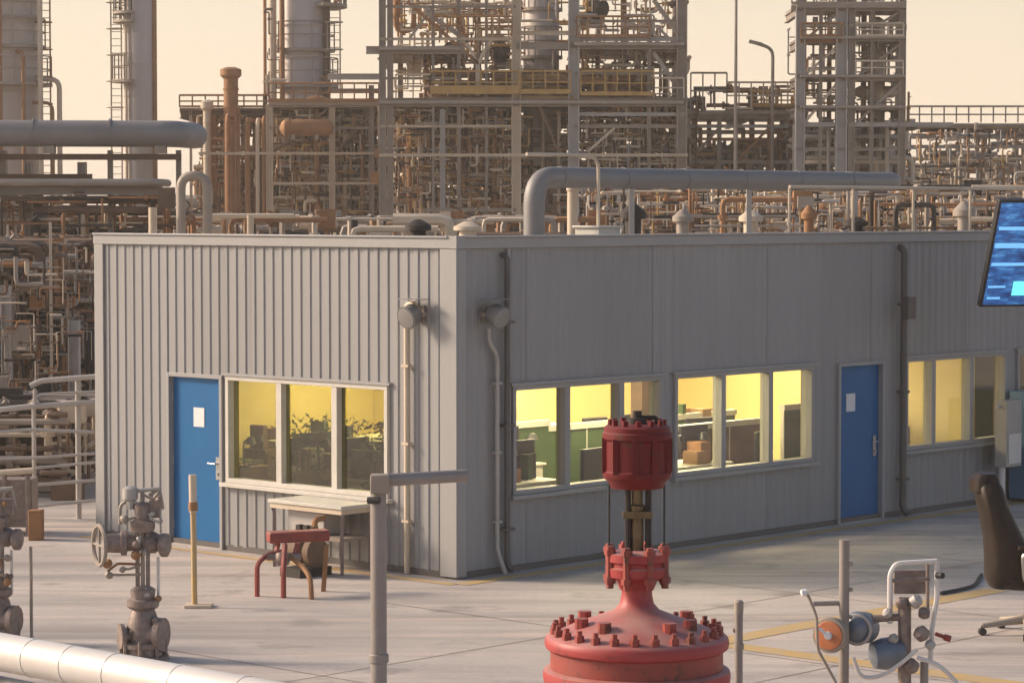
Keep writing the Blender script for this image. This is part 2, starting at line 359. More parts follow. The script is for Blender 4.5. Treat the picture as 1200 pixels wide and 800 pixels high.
# back and far walls, roof, floor, ceiling
m = MB(); p = P(LEN_L, -.02, 0); m.frame_box(p, DR*(LEN_R+.02), DL*(-.16), Vector((0,0,H-.13))); m.build('rear_wall', 'lining', bld)
m = MB(); p = P(0.17, LEN_R, 0); m.frame_box(p, DR*(-.16), DL*(LEN_L-.34), Vector((0,0,H-.13))); m.build('end_wall', 'lining', bld)
m = MB(); p = P(.17, .17, H-.30); m.frame_box(p, DR*(LEN_R-.34), DL*(LEN_L-.34), Vector((0,0,.16))); m.build('roof_deck', 'roof', bld)
m = MB(); p = P(.165, .165, .0); m.frame_box(p, DR*(LEN_R-.33), DL*(LEN_L-.33), Vector((0,0,.03))); m.build('floor_slab', 'carpet', bld)
m = MB(); p = P(.165, .165, 2.62); m.frame_box(p, DR*(LEN_R-.33), DL*(LEN_L-.33), Vector((0,0,.04))); m.build('ceiling', 'ceil', bld)
# parapet caps, corner and end trims, base flashing
for face, ln, nm in (('L', LEN_L, 'parapet_cap'), ('R', LEN_R, 'parapet_cap')):
    m = MB(); s0 = -.075 if face == 'R' else -.07
    fbox(m, face, .06 if face=='R' else .06, ln+.05, -.2, .075, H-.13, H-.012); fbox(m, face, .06, ln+.05, -.22, .095, H-.012, H+.012)
    m.build(nm, 'trim', bld, bevel=.006)
    m = MB(); fbox(m, face, .12, ln, -.02, .035, 0.0, .075); m.build('base_flashing', 'darkgrey', bld)
m = MB(); fbox(m, 'L', -.065, .20, .03, .065, .02, H-.131); fbox(m, 'R', -.03, .10, .03, .065, .02, H-.131); m.build('corner_trim', 'trim', bld, bevel=.006)
m = MB(); p = W('L', -.075, .075, H-.13); m.frame_box(p, DL*.14, DR*.14, Vector((0,0,.145))); m.build('parapet_corner', 'trim', bld)
m = MB(); fbox(m, 'L', LEN_L-.14, LEN_L+.04, .03, .07, .02, H-.131); fbox(m, 'L', LEN_L, LEN_L+.04, -.12, .03, .02, H-.131); m.build('corner_trim', 'trim', bld, bevel=.006)
# joint flashing strips on the long wall
for px in (592,):
    s = hit('R', px, 400)[0]; m = MB(); fbox(m, 'R', s-.02, s+.03, .04, .06, .06, H-.135); m.build('joint_strip', 'trim', bld)
# windows
def window(face, o, panes, gl, sill_out=.12):
    s0, s1, z0, z1 = o; fr = MB(); t = .055
    fbox(fr, face, s0, s1, -.10, .065, z1-t, z1); fbox(fr, face, s0, s1, -.10, .065, z0, z0+t)
    fbox(fr, face, s0, s0+t, -.10, .064, z0+t, z1-t); fbox(fr, face, s1-t, s1, -.10, .064, z0+t, z1-t)
    wm = 'white' if face == 'L' else 'trim'
    w = fr.build('window_frame', wm, bld, bevel=.004)
    xs = [s0+t] + [q for q in panes] + [s1-t]
    for q in panes:
        m = MB(); fbox(m, face, q-.045, q+.045, -.09, .055, z0+t, z1-t); m.build('mullion', wm, w)
    for a, b in zip(xs, xs[1:]):
        m = MB(); fbox(m, face, a+(.045 if a in panes else 0), b-(.045 if b in panes else 0), -.035, -.029, z0+t, z1-t); m.build('pane', gl, w)
    m = MB(); fbox(m, face, s0-.06, s1+.06, -.02, sill_out, z0-.05, z0-.002); m.build('sill', 'white' if face == 'L' else 'trim', w, bevel=.004)
    m = MB(); fbox(m, face, s0-.05, s1+.05, .02, .085, z1+.002, z1+.035); m.build('drip_cap', 'trim', w)
    return w
def sx(face, *xs): return sorted(hit(face, x, 400)[0] for x in xs)
window('L', winL, sx('L', 330, 395), 'tint')
window('R', win1, sx('R', 661.5, 725), 'glass'); window('R', win2, sx('R', 844.5, 900), 'glass')
window('R', win3, sx('R', 1091, 1135.5), 'glass'); window('R', win4, sx('R', 1228, 1264), 'glass')
# doors
def door(face, o, near):
    s0, s1, _, z1 = o; t = .05; m = MB()
    fbox(m, face, s0+t, s1-t, -.055, -.01, .015, z1-t); d = m.build('door', 'blue', bld, bevel=.004)
    m = MB(); fbox(m, face, s0, s0+t, -.12, .068, 0, z1); fbox(m, face, s1-t, s1, -.12, .068, 0, z1); fbox(m, face, s0+t, s1-t, -.12, .067, z1-t, z1)
    m.build('door_frame', 'trim', d, bevel=.004)
    m = MB(); fbox(m, face, s0+t, s1-t, -.06, .05, 0, .014); m.build('threshold', 'steel', d)
    ms = (s0+s1)/2; off = -.02 if face == 'L' else -.17
    m = MB(); fbox(m, face, ms+off-.1, ms+off+.1, -.009, -.002, 1.50, 1.74); m.build('paper_notice', 'paper', d)
    h = s0 + t + .10 if near else s1 - t - .10
    m = MB(); fbox(m, face, h-.035, h+.035, -.009, .004, .86, 1.14); m.build('lock_plate', 'chrome', d)
    m = MB(); m.tube([W(face,h,.0,1.06), W(face,h,.055,1.06), W(face,h+(.13 if near else -.13),.055,1.06)], .011, 8); m.build('door_handle', 'chrome', d); m = MB(); m.cyl(W(face,h,.0,.93), W(face,h,.02,.93), .022); m.build('lock_knob', 'chrome', d)
    for z in (.25, 1.05, 1.85):
        q = s1 - t if near else s0 + t
        m = MB(); m.cyl(W(face,q,-.002,z-.05), W(face,q,-.002,z+.05), .011, 8); m.build('hinge', 'steel', d)
    return d
door('L', doorL, True); door('R', doorR, False)
# flood lamps with conduits
def flood(face, px, py, label):
    s, z = hit(face, px, py); root = thing('flood_lamp', label, 'lamp', W(face, s, .06, z), 'flood lamps at the building corner')
    m = MB(); fbox(m, face, s-.06, s+.06, .05, .07, z-.1, z+.1); m.bar(W(face,s-.1,.07,z), W(face,s-.1,.22,z-.01), .012, .05); m.bar(W(face,s+.1,.07,z), W(face,s+.1,.22,z-.01), .012, .05); fbox(m, face, s-.12, s+.12, .06, .075, z-.03, z+.03); m.build('bracket', 'steeld', root)
    d = W(face,0,1,0)-W(face,0,0,0); ax = (d*.93 + Vector((0,0,-.36))).normalized()
    m = MB(); m.lathe(W(face,s,.11,z+.03), [(.05,0),(.10,.02),(.125,.06),(.13,.17),(.14,.18),(.14,.20)], 16, ax); hd = m.build('lamp_head', 'alu', root)
    m = MB(); m.lathe(W(face,s,.11,z+.03)+ax*.2005, [(.12,0),(.118,.006),(.06,.014)], 16, ax); m.build('lens', 'chrome', hd)
    m = MB(); fbox(m, face, s-.16, s+.16, .10, .30, z+.17, z+.18); m.build('rain_hood', 'alu', root)
    return s
sA = flood('L', 497, 368, 'round grey flood lamp on the corrugated short wall beside the corner trim')
sB = flood('R', 566, 368, 'round grey flood lamp on the long window wall beside the corner')
sc_, _ = hit('L', 483, 400)
m = MB(); m.tube([W('L',sA+.05,.09,hit('L',490,362)[1]+.06), W('L',sc_,.09,hit('L',483,362)[1]+.06), W('L',sc_,.09,.01)], .034, 10, .06)
for z in (.6,1.5,2.4): fbox(m, 'L', sc_-.055, sc_+.055, .052, .128, z, z+.03)
tag(m.build('conduit_pipe', 'creams'), 'pale vertical conduit running down the corrugated short wall from its flood lamp', 'pipe')
s2, _ = hit('R', 576, 400)
m = MB(); m.tube([W('R',sB,.09,hit('R',566,385)[1]), W('R',sB,.09,2.7), W('R',s2,.09,2.55), W('R',s2,.09,.28), W('R',s2+.06,.16,.01)], .028, 10, .08)
for z in (.6,1.4,2.2): fbox(m, 'R', s2-.05, s2+.05, .052, .122, z, z+.03)
tag(m.build('conduit_pipe', 'steel'), 'grey vertical conduit with kinked foot on the long wall beside the corner', 'pipe')
for px, nm in ((586, 'a'), (1051, 'b')):
    s, _ = hit('R', px, 400); m = MB(); m.tube([W('R',s,.03,H-.2), W('R',s,.115,H-.24), W('R',s,.115,.12), W('R',s,.2,.04)], .048 if nm == 'b' else .034, 10, .08)
    d_ = m.build('downpipe', 'darkgrey', bld)
    for z in (.5,1.7,2.9):
        m = MB(); fbox(m, 'R', s-.075, s+.075, .052, .17, z, z+.035); m.build('pipe_clip', 'darkgrey', d_)
s, _ = hit('R', 1051, 400); m = MB(); fbox(m, 'R', s-.09, s+.09, .175, .25, 2.72, 3.02); m.build('junction_box', 'darkgrey', bld)
# small sign on short wall
# base markings
def strip(name, pts, z, label):
    m = MB(); m.add([Vector((p.x,p.y,z)) for p in pts], [tuple(range(len(pts)))])
    return tag(m.build(name, 'marking'), label, 'marking', kind='structure')
strip('painted_line', [W('R',-.32,.46,0), W('R',16,.46,0), W('R',16,.24,0), W('R',-.32,.24,0)], .004, 'worn yellow line along the foot of the long window wall')
strip('painted_line', [W('L',-.32,.44,0), W('L',LEN_L,.44,0), W('L',LEN_L,.30,0), W('L',-.32,.30,0)], .004, 'worn yellow line along the foot of the short corrugated wall')
k0 = gnd(838, 757); a = .3
strip('painted_line', [k0, k0+DR*5.2, k0+DR*5.2+DL*a, k0+DL*a], .004, 'worn yellow marking on the yard running parallel to the long wall')
k1 = k0 + DL*(-.02); strip('painted_line', [k1, k1+DL*(-3.4), k1+DL*(-3.4)+DR*a, k1+DR*a], .004, 'worn yellow marking on the yard running towards the valves')

yard = bpy.data.objects['concrete_yard']
def joint(p0, d, L):
    e = Vector((-d.y, d.x, 0))*.006; p0 = Vector((p0.x, p0.y, .0035)); m = MB(); m.add([p0-e, p0+d*L-e, p0+d*L+e, p0+e], [(0,1,2,3)]); m.build('slab_joint', 'brown', yard)
for k in range(1, 5): joint(CB + DR*(-14) + DL*(-.5-3.1*k), DR, 34)
for k in range(-3, 6): joint(CB + DR*(1.7+3.6*k) + DL*(-.62), -DL, 15)

# interior: partitions, lamps
def ibox(mb, a0, a1, b0, b1, z0, z1):
    p = P(a0, b0, z0); return mb.frame_box(p, DL*(a1-a0), DR*(b1-b0), Vector((0,0,z1-z0)))
m = MB(); ibox(m, LEN_L-.4, LEN_L-.3, .17, LEN_R-.17, .031, 2.619); m.build('room_wall', 'yellowwall', bld)
m = MB(); ibox(m, .4, LEN_L-.41, 11.2, 11.3, .031, 2.619); m.build('room_wall', 'yellowwall', bld)
m = MB(); ibox(m, 3.6, LEN_L-.41, 4.55, 4.75, .031, 2.619); m.build('room_wall', 'yellowwall', bld)
m = MB(); ibox(m, 1.95, 2.15, 5.62, 5.82, .031, 2.619); m.build('room_column', 'brown', bld)
for (a_, b_) in ((2.6, 3.0), (1.3, 4.2), (4.6, 3.2), (4.6, 6.8), (2.6, 6.8), (3.6, 9.4)):
    m = MB(); ibox(m, a_-.3, a_+.3, b_-.6, b_+.6, 2.585, 2.618); o = m.build('ceiling_light', 'lamp', bld)
m = MB(); ibox(m, 2.2, 2.8, 13.6, 14.2, 2.585, 2.618); m.build('ceiling_light', 'lamp', bld)
# furniture
def desk(a, b, ln, label, hz=.74):
    r = thing('office_desk', label, 'desk', P(a, b, .031), 'desks inside the control building')
    m = MB(); ibox(m, a-.35, a+.35, b-ln/2, b+ln/2, hz-.03, hz); m.build('desk_top', 'white', r, bevel=.005)
    for u in (-1, 1):
        m = MB(); ibox(m, a-.32, a+.32, b+u*(ln/2-.06)-.02, b+u*(ln/2-.06)+.02, .031, hz-.031); m.build('leg', 'white', r)
    m = MB(); ibox(m, a-.33, a-.31, b-ln/2+.085, b+ln/2-.085, .25, hz-.031); m.build('modesty_panel', 'white', r)
    return r
def monitor(a, b, z, label, w=.56, h=.36):
    r = thing('computer_monitor', label, 'monitor', P(a, b, z), 'monitors on the office desks')
    m = MB(); ibox(m, a-.02, a+.02, b-w/2, b+w/2, z+.12, z+.12+h); s_ = m.build('housing', 'plast', r, bevel=.006)
    m = MB(); ibox(m, a+.0205, a+.023, b-w/2+.02, b+w/2-.02, z+.14, z+.10+h); m.build('display', 'screen', s_)
    m = MB(); m.cyl(P(a-.03,b,z+.004), P(a-.03,b,z+.2), .02, 8); ibox(m, a-.12, a+.08, b-.12, b+.12, z, z+.012); m.build('stand', 'plast', r)
def cabinet(a, b, w, hz, label, mt='white', dp=.45):
    r = thing('office_cabinet', label, 'cabinet', P(a, b, .031), 'cabinets inside the control building')
    m = MB(); ibox(m, a-dp/2, a+dp/2, b-w/2, b+w/2, .031, hz); m.build('carcass', mt, r, bevel=.005)
    n = max(2, int(hz/.38))
    for i in range(n):
        z0 = .07 + i*(hz-.1)/n
        m = MB(); ibox(m, a-dp/2-.016, a-dp/2-.0005, b-w/2+.02, b+w/2-.02, z0, z0+(hz-.1)/n-.02); dr = m.build('drawer', mt, r)
        m = MB(); ibox(m, a-dp/2-.035, a-dp/2-.017, b-.08, b+.08, z0+.12, z0+.135); m.build('handle', 'dark', dr)
def ochair(a, b, rz, label):
    r = thing('office_chair', label, 'chair', P(a, b, .031), 'chairs at the office desks')
    c = P(a, b, 0); u = DL*math.cos(rz)+DR*math.sin(rz); v = Vector((-u.y,u.x,0))
    m = MB(); m.frame_box(c-u*.23-v*.24+Vector((0,0,.44)), u*.46, v*.48, Vector((0,0,.08))); m.build('seat', 'plast', r, bevel=.02)
    m = MB(); m.frame_box(c+u*.22-v*.23+Vector((0,0,.6)), u*.06, v*.46, Vector((0,0,.68))); m.bar(c+u*.25+Vector((0,0,.47)), c+u*.25+Vector((0,0,.62)), .06, .03); m.build('backrest', 'plast', r, bevel=.02)
    m = MB(); m.cyl(c+Vector((0,0,.1)), c+Vector((0,0,.44)), .03, 8)
    for k in range(5):
        e = u*math.cos(k*1.2566)*.28+v*math.sin(k*1.2566)*.28; m.bar(c+Vector((0,0,.1)), c+e+Vector((0,0,.07)), .04, .03); m.cyl(c+e+Vector((0,0,.032)), c+e+Vector((0,0,.07)), .025, 8)
    m.build('base', 'plast', r)
def plant(a, b, hz, label, seed):
    rnd = random.Random(seed); r = thing('potted_plant', label, 'plant', P(a, b, .031), 'potted plants inside the control building')
    m = MB(); m.lathe(P(a,b,.031), [(.13,0),(.17,.34),(.18,.35),(.15,.35),(.14,.3)], 14); m.build('pot', 'paper', r)
    m = MB(); c = P(a, b, .36)
    for k in range(7): m.cyl(c-Vector((0,0,.07)), c+Vector((rnd.uniform(-.15,.15), rnd.uniform(-.15,.15), (hz-.4)*rnd.uniform(.5,.9))), .008, 5)
    m.build('stem', 'green', r)
    m = MB()
    for k in range(420):
        q = c + Vector((rnd.gauss(0,.17), rnd.gauss(0,.17), rnd.uniform(.1, hz-.4))); d = Vector((rnd.gauss(0,1), rnd.gauss(0,1), rnd.gauss(.2,.7))).normalized()
        e = d.orthogonal().normalized()*rnd.uniform(.012,.022); L = rnd.uniform(.06,.11)
        m.add([q, q+d*L*.5+e, q+d*L, q+d*L*.5-e], [(0,1,2,3)])
    tag(m.build('foliage', 'green', r), kind='stuff')
desk(1.1, 1.9, 1.5, 'white desk behind the first window of the long wall from the corner', .9); monitor(1.15, 1.6, .9, 'dark monitor on the corner desk of the long wall'); monitor(1.15, 2.3, .9, 'second dark monitor on the corner desk of the long wall')
desk(2.7, 3.3, 1.7, 'white desk standing deeper in the room behind the corner desk', .9); monitor(2.7, 3.0, .9, 'dark monitor on the desk deeper in the room'); monitor(2.7, 3.7, .9, 'second dark monitor on the desk deeper in the room')
desk(1.0, 5.2, 1.5, 'white desk behind the window next to the long wall door', .9); monitor(1.05, 4.8, .9, 'wide dark monitor on the desk near the long wall door', .66, .42); monitor(1.05, 5.6, .9, 'smaller dark monitor on the desk near the long wall door')
desk(2.9, 6.6, 1.5, 'white desk by the rear wall behind the door side windows', .9); monitor(2.9, 6.4, .9, 'dark monitor on the rear desk behind the door side windows'); monitor(2.9, 7.1, .9, 'second dark monitor on the rear desk behind the door side windows')
ochair(1.75, 1.95, .2, 'black office chair behind the corner desk'); ochair(1.7, 5.25, -.2, 'black office chair behind the desk near the long wall door'); ochair(3.5, 6.7, .1, 'black office chair at the rear desk')
cabinet(4.05, 2.2, 1.6, 1.25, 'low white drawer cabinet along the yellow rear wall'); cabinet(4.05, 5.9, 1.2, 1.2, 'white drawer cabinet along the rear wall near the door side windows')
cabinet(3.2, .8, .9, 1.0, 'wood drawer cabinet behind the short wall window', 'wood'); cabinet(1.0, 9.6, 1.2, 1.1, 'wood drawer cabinet behind the windows beyond the long wall door', 'wood')
plant(2.0, .75, 1.7, 'leafy potted plant behind the middle pane of the short wall window', 3); plant(3.4, 1.5, 1.6, 'bushy potted plant deep behind the short wall window', 4)


ochair(2.0, 1.25, .6, 'black office chair turned beside the corner desk'); ochair(.75, 2.9, 3.0, 'black office chair right behind the long wall window next to the corner')
ochair(2.1, 3.0, .3, 'black office chair before the desk deeper in the room'); ochair(.8, 6.35, 2.8, 'black office chair behind the last pane before the long wall door')
ochair(2.4, 7.6, .4, 'black office chair beside the rear desk'); ochair(2.3, .6, 1.4, 'black office chair behind the short wall window'); ochair(3.0, 1.6, 1.2, 'black office chair behind the leafy plant of the short wall window')
desk(2.6, 1.15, .9, 'white desk behind the short wall window', .92); monitor(2.75, 1.0, .92, 'dark monitor on the desk behind the short wall window')
desk(3.75, 3.4, 1.6, 'long white counter along the yellow rear wall', 1.08); desk(3.75, 8.4, 2.0, 'long white counter at the rear beyond the door side windows', 1.08)
for (a_, b_, w_, h_, mt_, lb_) in ((4.6, .7, .8, .95, 'wood', 'wooden drawer cabinet deep behind the pane beside the blue short wall door'), (5.4, 2.4, 1.3, 1.05, 'brown', 'dark brown cabinet at the rear behind the short wall window'), (4.2, 2.0, .8, 1.1, 'plast', 'black drawer cabinet behind the short wall window'), (5.2, 1.2, .7, .95, 'green', 'green drawer cabinet at the rear behind the short wall window')): cabinet(a_, b_, w_, h_, lb_, mt_)
plant(3.1, .45, 1.7, 'potted plant close behind the middle of the short wall window', 10)
ochair(3.7, .9, 1.0, 'black office chair close behind the pane beside the short wall door'); ochair(4.0, 1.5, .4, 'black office chair between the plants of the short wall room')
desk(3.6, 1.4, .9, 'white desk between the plants behind the short wall window', .92); monitor(3.7, 1.3, .92, 'dark monitor on the desk between the plants')
def screen_wall(a, b0_, b1_, hz, mt, label):
    r = thing('office_partition', label, 'partition', P(a, b0_, .031))
    n = max(1, round((b1_-b0_)/.9)); w = (b1_-b0_)/n
    for i in range(n):
        m = MB(); ibox(m, a-.025, a+.025, b0_+i*w+.012, b0_+(i+1)*w-.012, .1, hz-.05); m.build('panel', mt, r)
        m = MB(); ibox(m, a-.03, a+.03, b0_+i*w-.011, b0_+i*w+.011, .031, hz-.05); m.build('post', 'white', r)
    m = MB(); ibox(m, a-.05, a+.05, b0_-.02, b1_, hz-.049, hz+.03); m.build('cap_rail', 'white', r)
screen_wall(3.0, 2.2, 4.9, 1.36, 'green', 'green office partition with white cap behind the corner desk'); screen_wall(1.9, 1.6, 3.0, 1.2, 'brown', 'low brown office partition with white cap at the corner desk')
screen_wall(2.2, 6.2, 8.6, 1.22, 'brown', 'low brown office partition with white cap near the long wall door'); screen_wall(3.5, 5.4, 9.6, 1.22, 'green', 'green office partition with white cap at the rear of the door side windows')
screen_wall(2.0, 8.8, 11.0, 1.4, 'green', 'green office partition with white cap beyond the long wall door')
rq = random.Random(77)
def clutter(a, b, z, n, span, where):
    for i in range(n):
        bb = b + span*((i+.5)/n-.5) + rq.uniform(-.03,.03); aa = a + rq.uniform(-.2,.2); k = rq.choice(('paper_stack','binder','storage_box','paper_stack','binder','storage_box','storage_box','desk_lamp')); m = MB()
        if k == 'paper_stack': ibox(m, aa-.1, aa+.1, bb-.08, bb+.08, z, z+rq.uniform(.04,.14)); mt = 'paper'
        elif k == 'binder': ibox(m, aa-.13, aa+.13, bb-.04, bb+.04, z, z+.31); mt = rq.choice(('plast','brown','green'))
        elif k == 'storage_box': ibox(m, aa-.12, aa+.12, bb-.1, bb+.1, z, z+rq.uniform(.15,.28)); mt = rq.choice(('wood','white','rust'))
        else: m.cyl(P(aa,bb,z), P(aa,bb,z+.02), .07, 10); m.tube([P(aa,bb,z+.02), P(aa+.02,bb,z+.32), P(aa-.12,bb,z+.38)], .012, 6, .05); m.lathe(P(aa-.12,bb,z+.30), [(.075,0),(.04,.09)], 10); mt = 'plast'
        nm = k.replace('_',' ')
        tag(m.build(k, mt), '%s %s %s' % ({'paper':'white','plast':'black','brown':'brown','green':'green','wood':'wooden','white':'white','rust':'rust brown'}[mt], nm, where), nm.split()[-1], 'things lying '+where)
clutter(1.1, 1.9, .9, 9, 1.3, 'on the corner desk of the long wall'); clutter(2.7, 3.3, .9, 9, 1.5, 'on the desk deeper in the room'); clutter(1.0, 5.2, .9, 9, 1.3, 'on the desk near the long wall door')
clutter(2.9, 6.6, .9, 9, 1.3, 'on the rear desk'); clutter(3.75, 3.4, 1.08, 7, 1.5, 'on the long white counter'); clutter(3.75, 8.4, 1.08, 7, 1.8, 'on the rear counter beyond the door side windows')
clutter(3.6, 1.4, .92, 5, .8, 'on the desk between the plants behind the short wall window'); clutter(2.6, 1.15, .92, 4, .8, 'on the desk behind the short wall window'); clutter(1.0, 9.6, 1.1, 4, 1.0, 'on the wood cabinet beyond the long wall door'); clutter(5.4, 2.4, 1.05, 6, 1.2, 'on the dark brown rear cabinet'); clutter(4.6, .7, .95, 5, .75, 'on the wooden drawer cabinet beside the short wall door'); clutter(4.2, 2.0, 1.1, 5, .75, 'on the black drawer cabinet'); clutter(3.2, .8, 1.0, 6, .85, 'on the wood cabinet behind the short wall window')

# ------------------------------------------------------------------ roof equipment
def Rf(a, b, z): return P(a, b, z)
def hitroof(px, a):            # b along the long wall for a pixel column at setback a
    d = ray(px, 260); t = (CB + DL*a - CAMP).dot(DL)/d.dot(DL); q = CAMP + d*t - CB; return q.dot(DR)
def zroof(px, py, a):
    d = ray(px, py); t = (CB + DL*a - CAMP).dot(DL)/d.dot(DL); return (CAMP + d*t).z
ZR = H - .14
A1 = 1.6
b0 = hitroof(626, A1); b1 = hitroof(1054, A1); zc = zroof(660, 208, A1)
r = thing('roof_duct', 'large grey insulated pipe with elbow running along the building roof', 'pipe', P(A1, b0, ZR))
m = MB(); m.tube([P(A1,b0,ZR), P(A1,b0,zc), P(A1,b1,zc), P(A1+1.2,b1,zc)], .135, 16, .34, bs=7); du = m.build('pipe_run', 'alu', r)
for b in [b0+.45+1.25*k for k in range(7)]:
    if b < b1-.4:
        m = MB(); m.cyl(P(A1,b,zc), P(A1,b+.045,zc), .142, 16); m.build('joint_band', 'alu', du)
m = MB(); m.lathe(P(A1,b0,ZR), [(.24,0),(.24,.07),(.17,.12),(.14,.12)], 16); m.build('roof_flashing', 'steeld', r)
for b in (b0+1.9, b0+4.4, b0+6.9):
    m = MB(); m.bar(P(A1,b,ZR), P(A1,b,zc-.137), .07, .07); m.obox(P(A1,b,ZR+.015), (.3,.3,.03)); m.build('support', 'steel', r)
bq = hitroof(671, A1+.5)
m = MB(); m.tube([P(A1+.5,bq,ZR), P(A1+.5,bq,zroof(671,224,A1+.5))], .07, 12); m.lathe(P(A1+.5,bq,zroof(671,224,A1+.5)), [(.07,0),(.085,.005),(.085,.05),(.03,.07)], 12)
tag(m.build('vent_stack', 'creams'), 'short cream vent stack under the roof pipe elbow', 'vent')
bc = hitroof(700, A1-.4)
m = MB(); p = P(A1-.6, bc-.2, ZR); m.frame_box(p, DR*.42, DL*.4, Vector((0,0,.22))); p = P(A1-.63, bc-.23, ZR+.22); m.frame_box(p, DR*.48, DL*.46, Vector((0,0,.03)))
tag(m.build('roof_curb', 'white', bevel=.008), 'white box curb on the roof beneath the curved thin pipe', 'curb')
zg = zroof(690, 184, A1-.4)
m = MB(); m.tube([P(A1-.4,bc+.02,ZR+.25), P(A1-.4,bc+.02,zg-.02), P(A1-.4,bc-.28,zg+.02), P(A1-.4,hitroof(617,A1-.4),zg+.02)], .022, 8, .25)
tag(m.build('gooseneck_pipe', 'creams'), 'thin cream pipe bending over from the roof curb', 'pipe')
m = MB(); bh0, bh1 = hitroof(925, .5), hitroof(1215, .5); zh = zroof(1040, 220, .5)
r = thing('roof_handrail', 'thin pale rail on posts along the far end of the roof', 'handrail', P(.5, bh0, ZR))
m.tube([P(.5,bh0,zh), P(.5,bh1+3,zh)], .022, 8); m.build('top_rail', 'creams', r)
k = bh0
while k < bh1+3:
    m = MB(); m.cyl(P(.5,k,ZR), P(.5,k,zh-.022), .02, 8); m.build('post', 'creams', r); k += 1.45
# roof vents and little boxes
for px, py, a, w, mt, lb in ((490,262,1.0,.26,'black','black roof fan beside the short wall corner'), (742,243,2.4,.3,'black','dark pyramid roof cowl behind the white curb'), (1003,258,1.4,.3,'black','dark round roof fan near the pale rail'), (548,264,2.2,.3,'creams','cream roof hatch behind the corner'), (948,245,2.6,.2,'rust','rusty roof vent beneath the roof pipe'), (1130,240,1.6,.28,'steeld','grey roof cowl under the pale rail'), (880,250,3.2,.3,'creams','cream roof box under the roof pipe'), (800,250,3.4,.25,'steeld','grey roof cowl under the long roof pipe')):
    b = hitroof(px, a); z = zroof(px, py, a) + .05; c = P(a, b, ZR); hgt = max(.12, z-ZR)
    r = thing('roof_vent', lb, 'vent', c)
    m = MB(); m.cyl(c, c+Vector((0,0,hgt*.6)), w*.36, 12); m.build('duct', mt, r)
    m = MB(); m.lathe(c+Vector((0,0,hgt*.6)), [(w*.36,0),(w*.6,.01),(w*.6,hgt*.18),(w*.15,hgt*.4)], 14); m.build('cap', mt, r)
# ------------------------------------------------------------------ pipes rising behind the short wall
def pipe_thing(name, pts, rad, mt, label, group=None, seg=10, bend=.3, flanges=()):
    m = MB(); m.tube(pts, rad, seg, bend)
    o = m.build(name, mt)
    tag(o, label, 'pipe', group)
    for (q, d) in flanges:
        q, d = Vector(q), Vector(d).normalized(); k = MB(); k.cyl(q-d*.06, q+d*.06, rad*1.5, seg); k.build('flange', mt, o)
    return o
Y = 41.0; s_ = F_PX/Y
pipe_thing('loop_pipe', [(xat(213,Y),Y,0), (xat(213,Y),Y,zat(206,Y)), (xat(244,Y),Y,zat(206,Y)), (xat(244,Y),Y,0)], 5.6/s_, 'steeld', 'grey inverted U pipe rising behind the short wall roof', bend=.22)
pipe_thing('vent_pipe', [(xat(180,Y),Y,0),(xat(180,Y),Y,zat(243,Y))], 5/s_, 'creams', 'cream upright vent pipe beside the inverted U pipe', bend=0)
pipe_thing('vent_pipe', [(xat(294,Y),Y,0),(xat(294,Y),Y,zat(252,Y))], 4/s_, 'creams', 'short cream vent pipe behind the roof between U pipe and frame columns', bend=0)
pipe_thing('header_pipe', [(xat(248,Y+1),Y+1,zat(253,Y+1)),(xat(345,Y+1),Y+1,zat(253,Y+1))], 3/s_, 'creams', 'thin pale level pipe just above the short wall roof', bend=0)

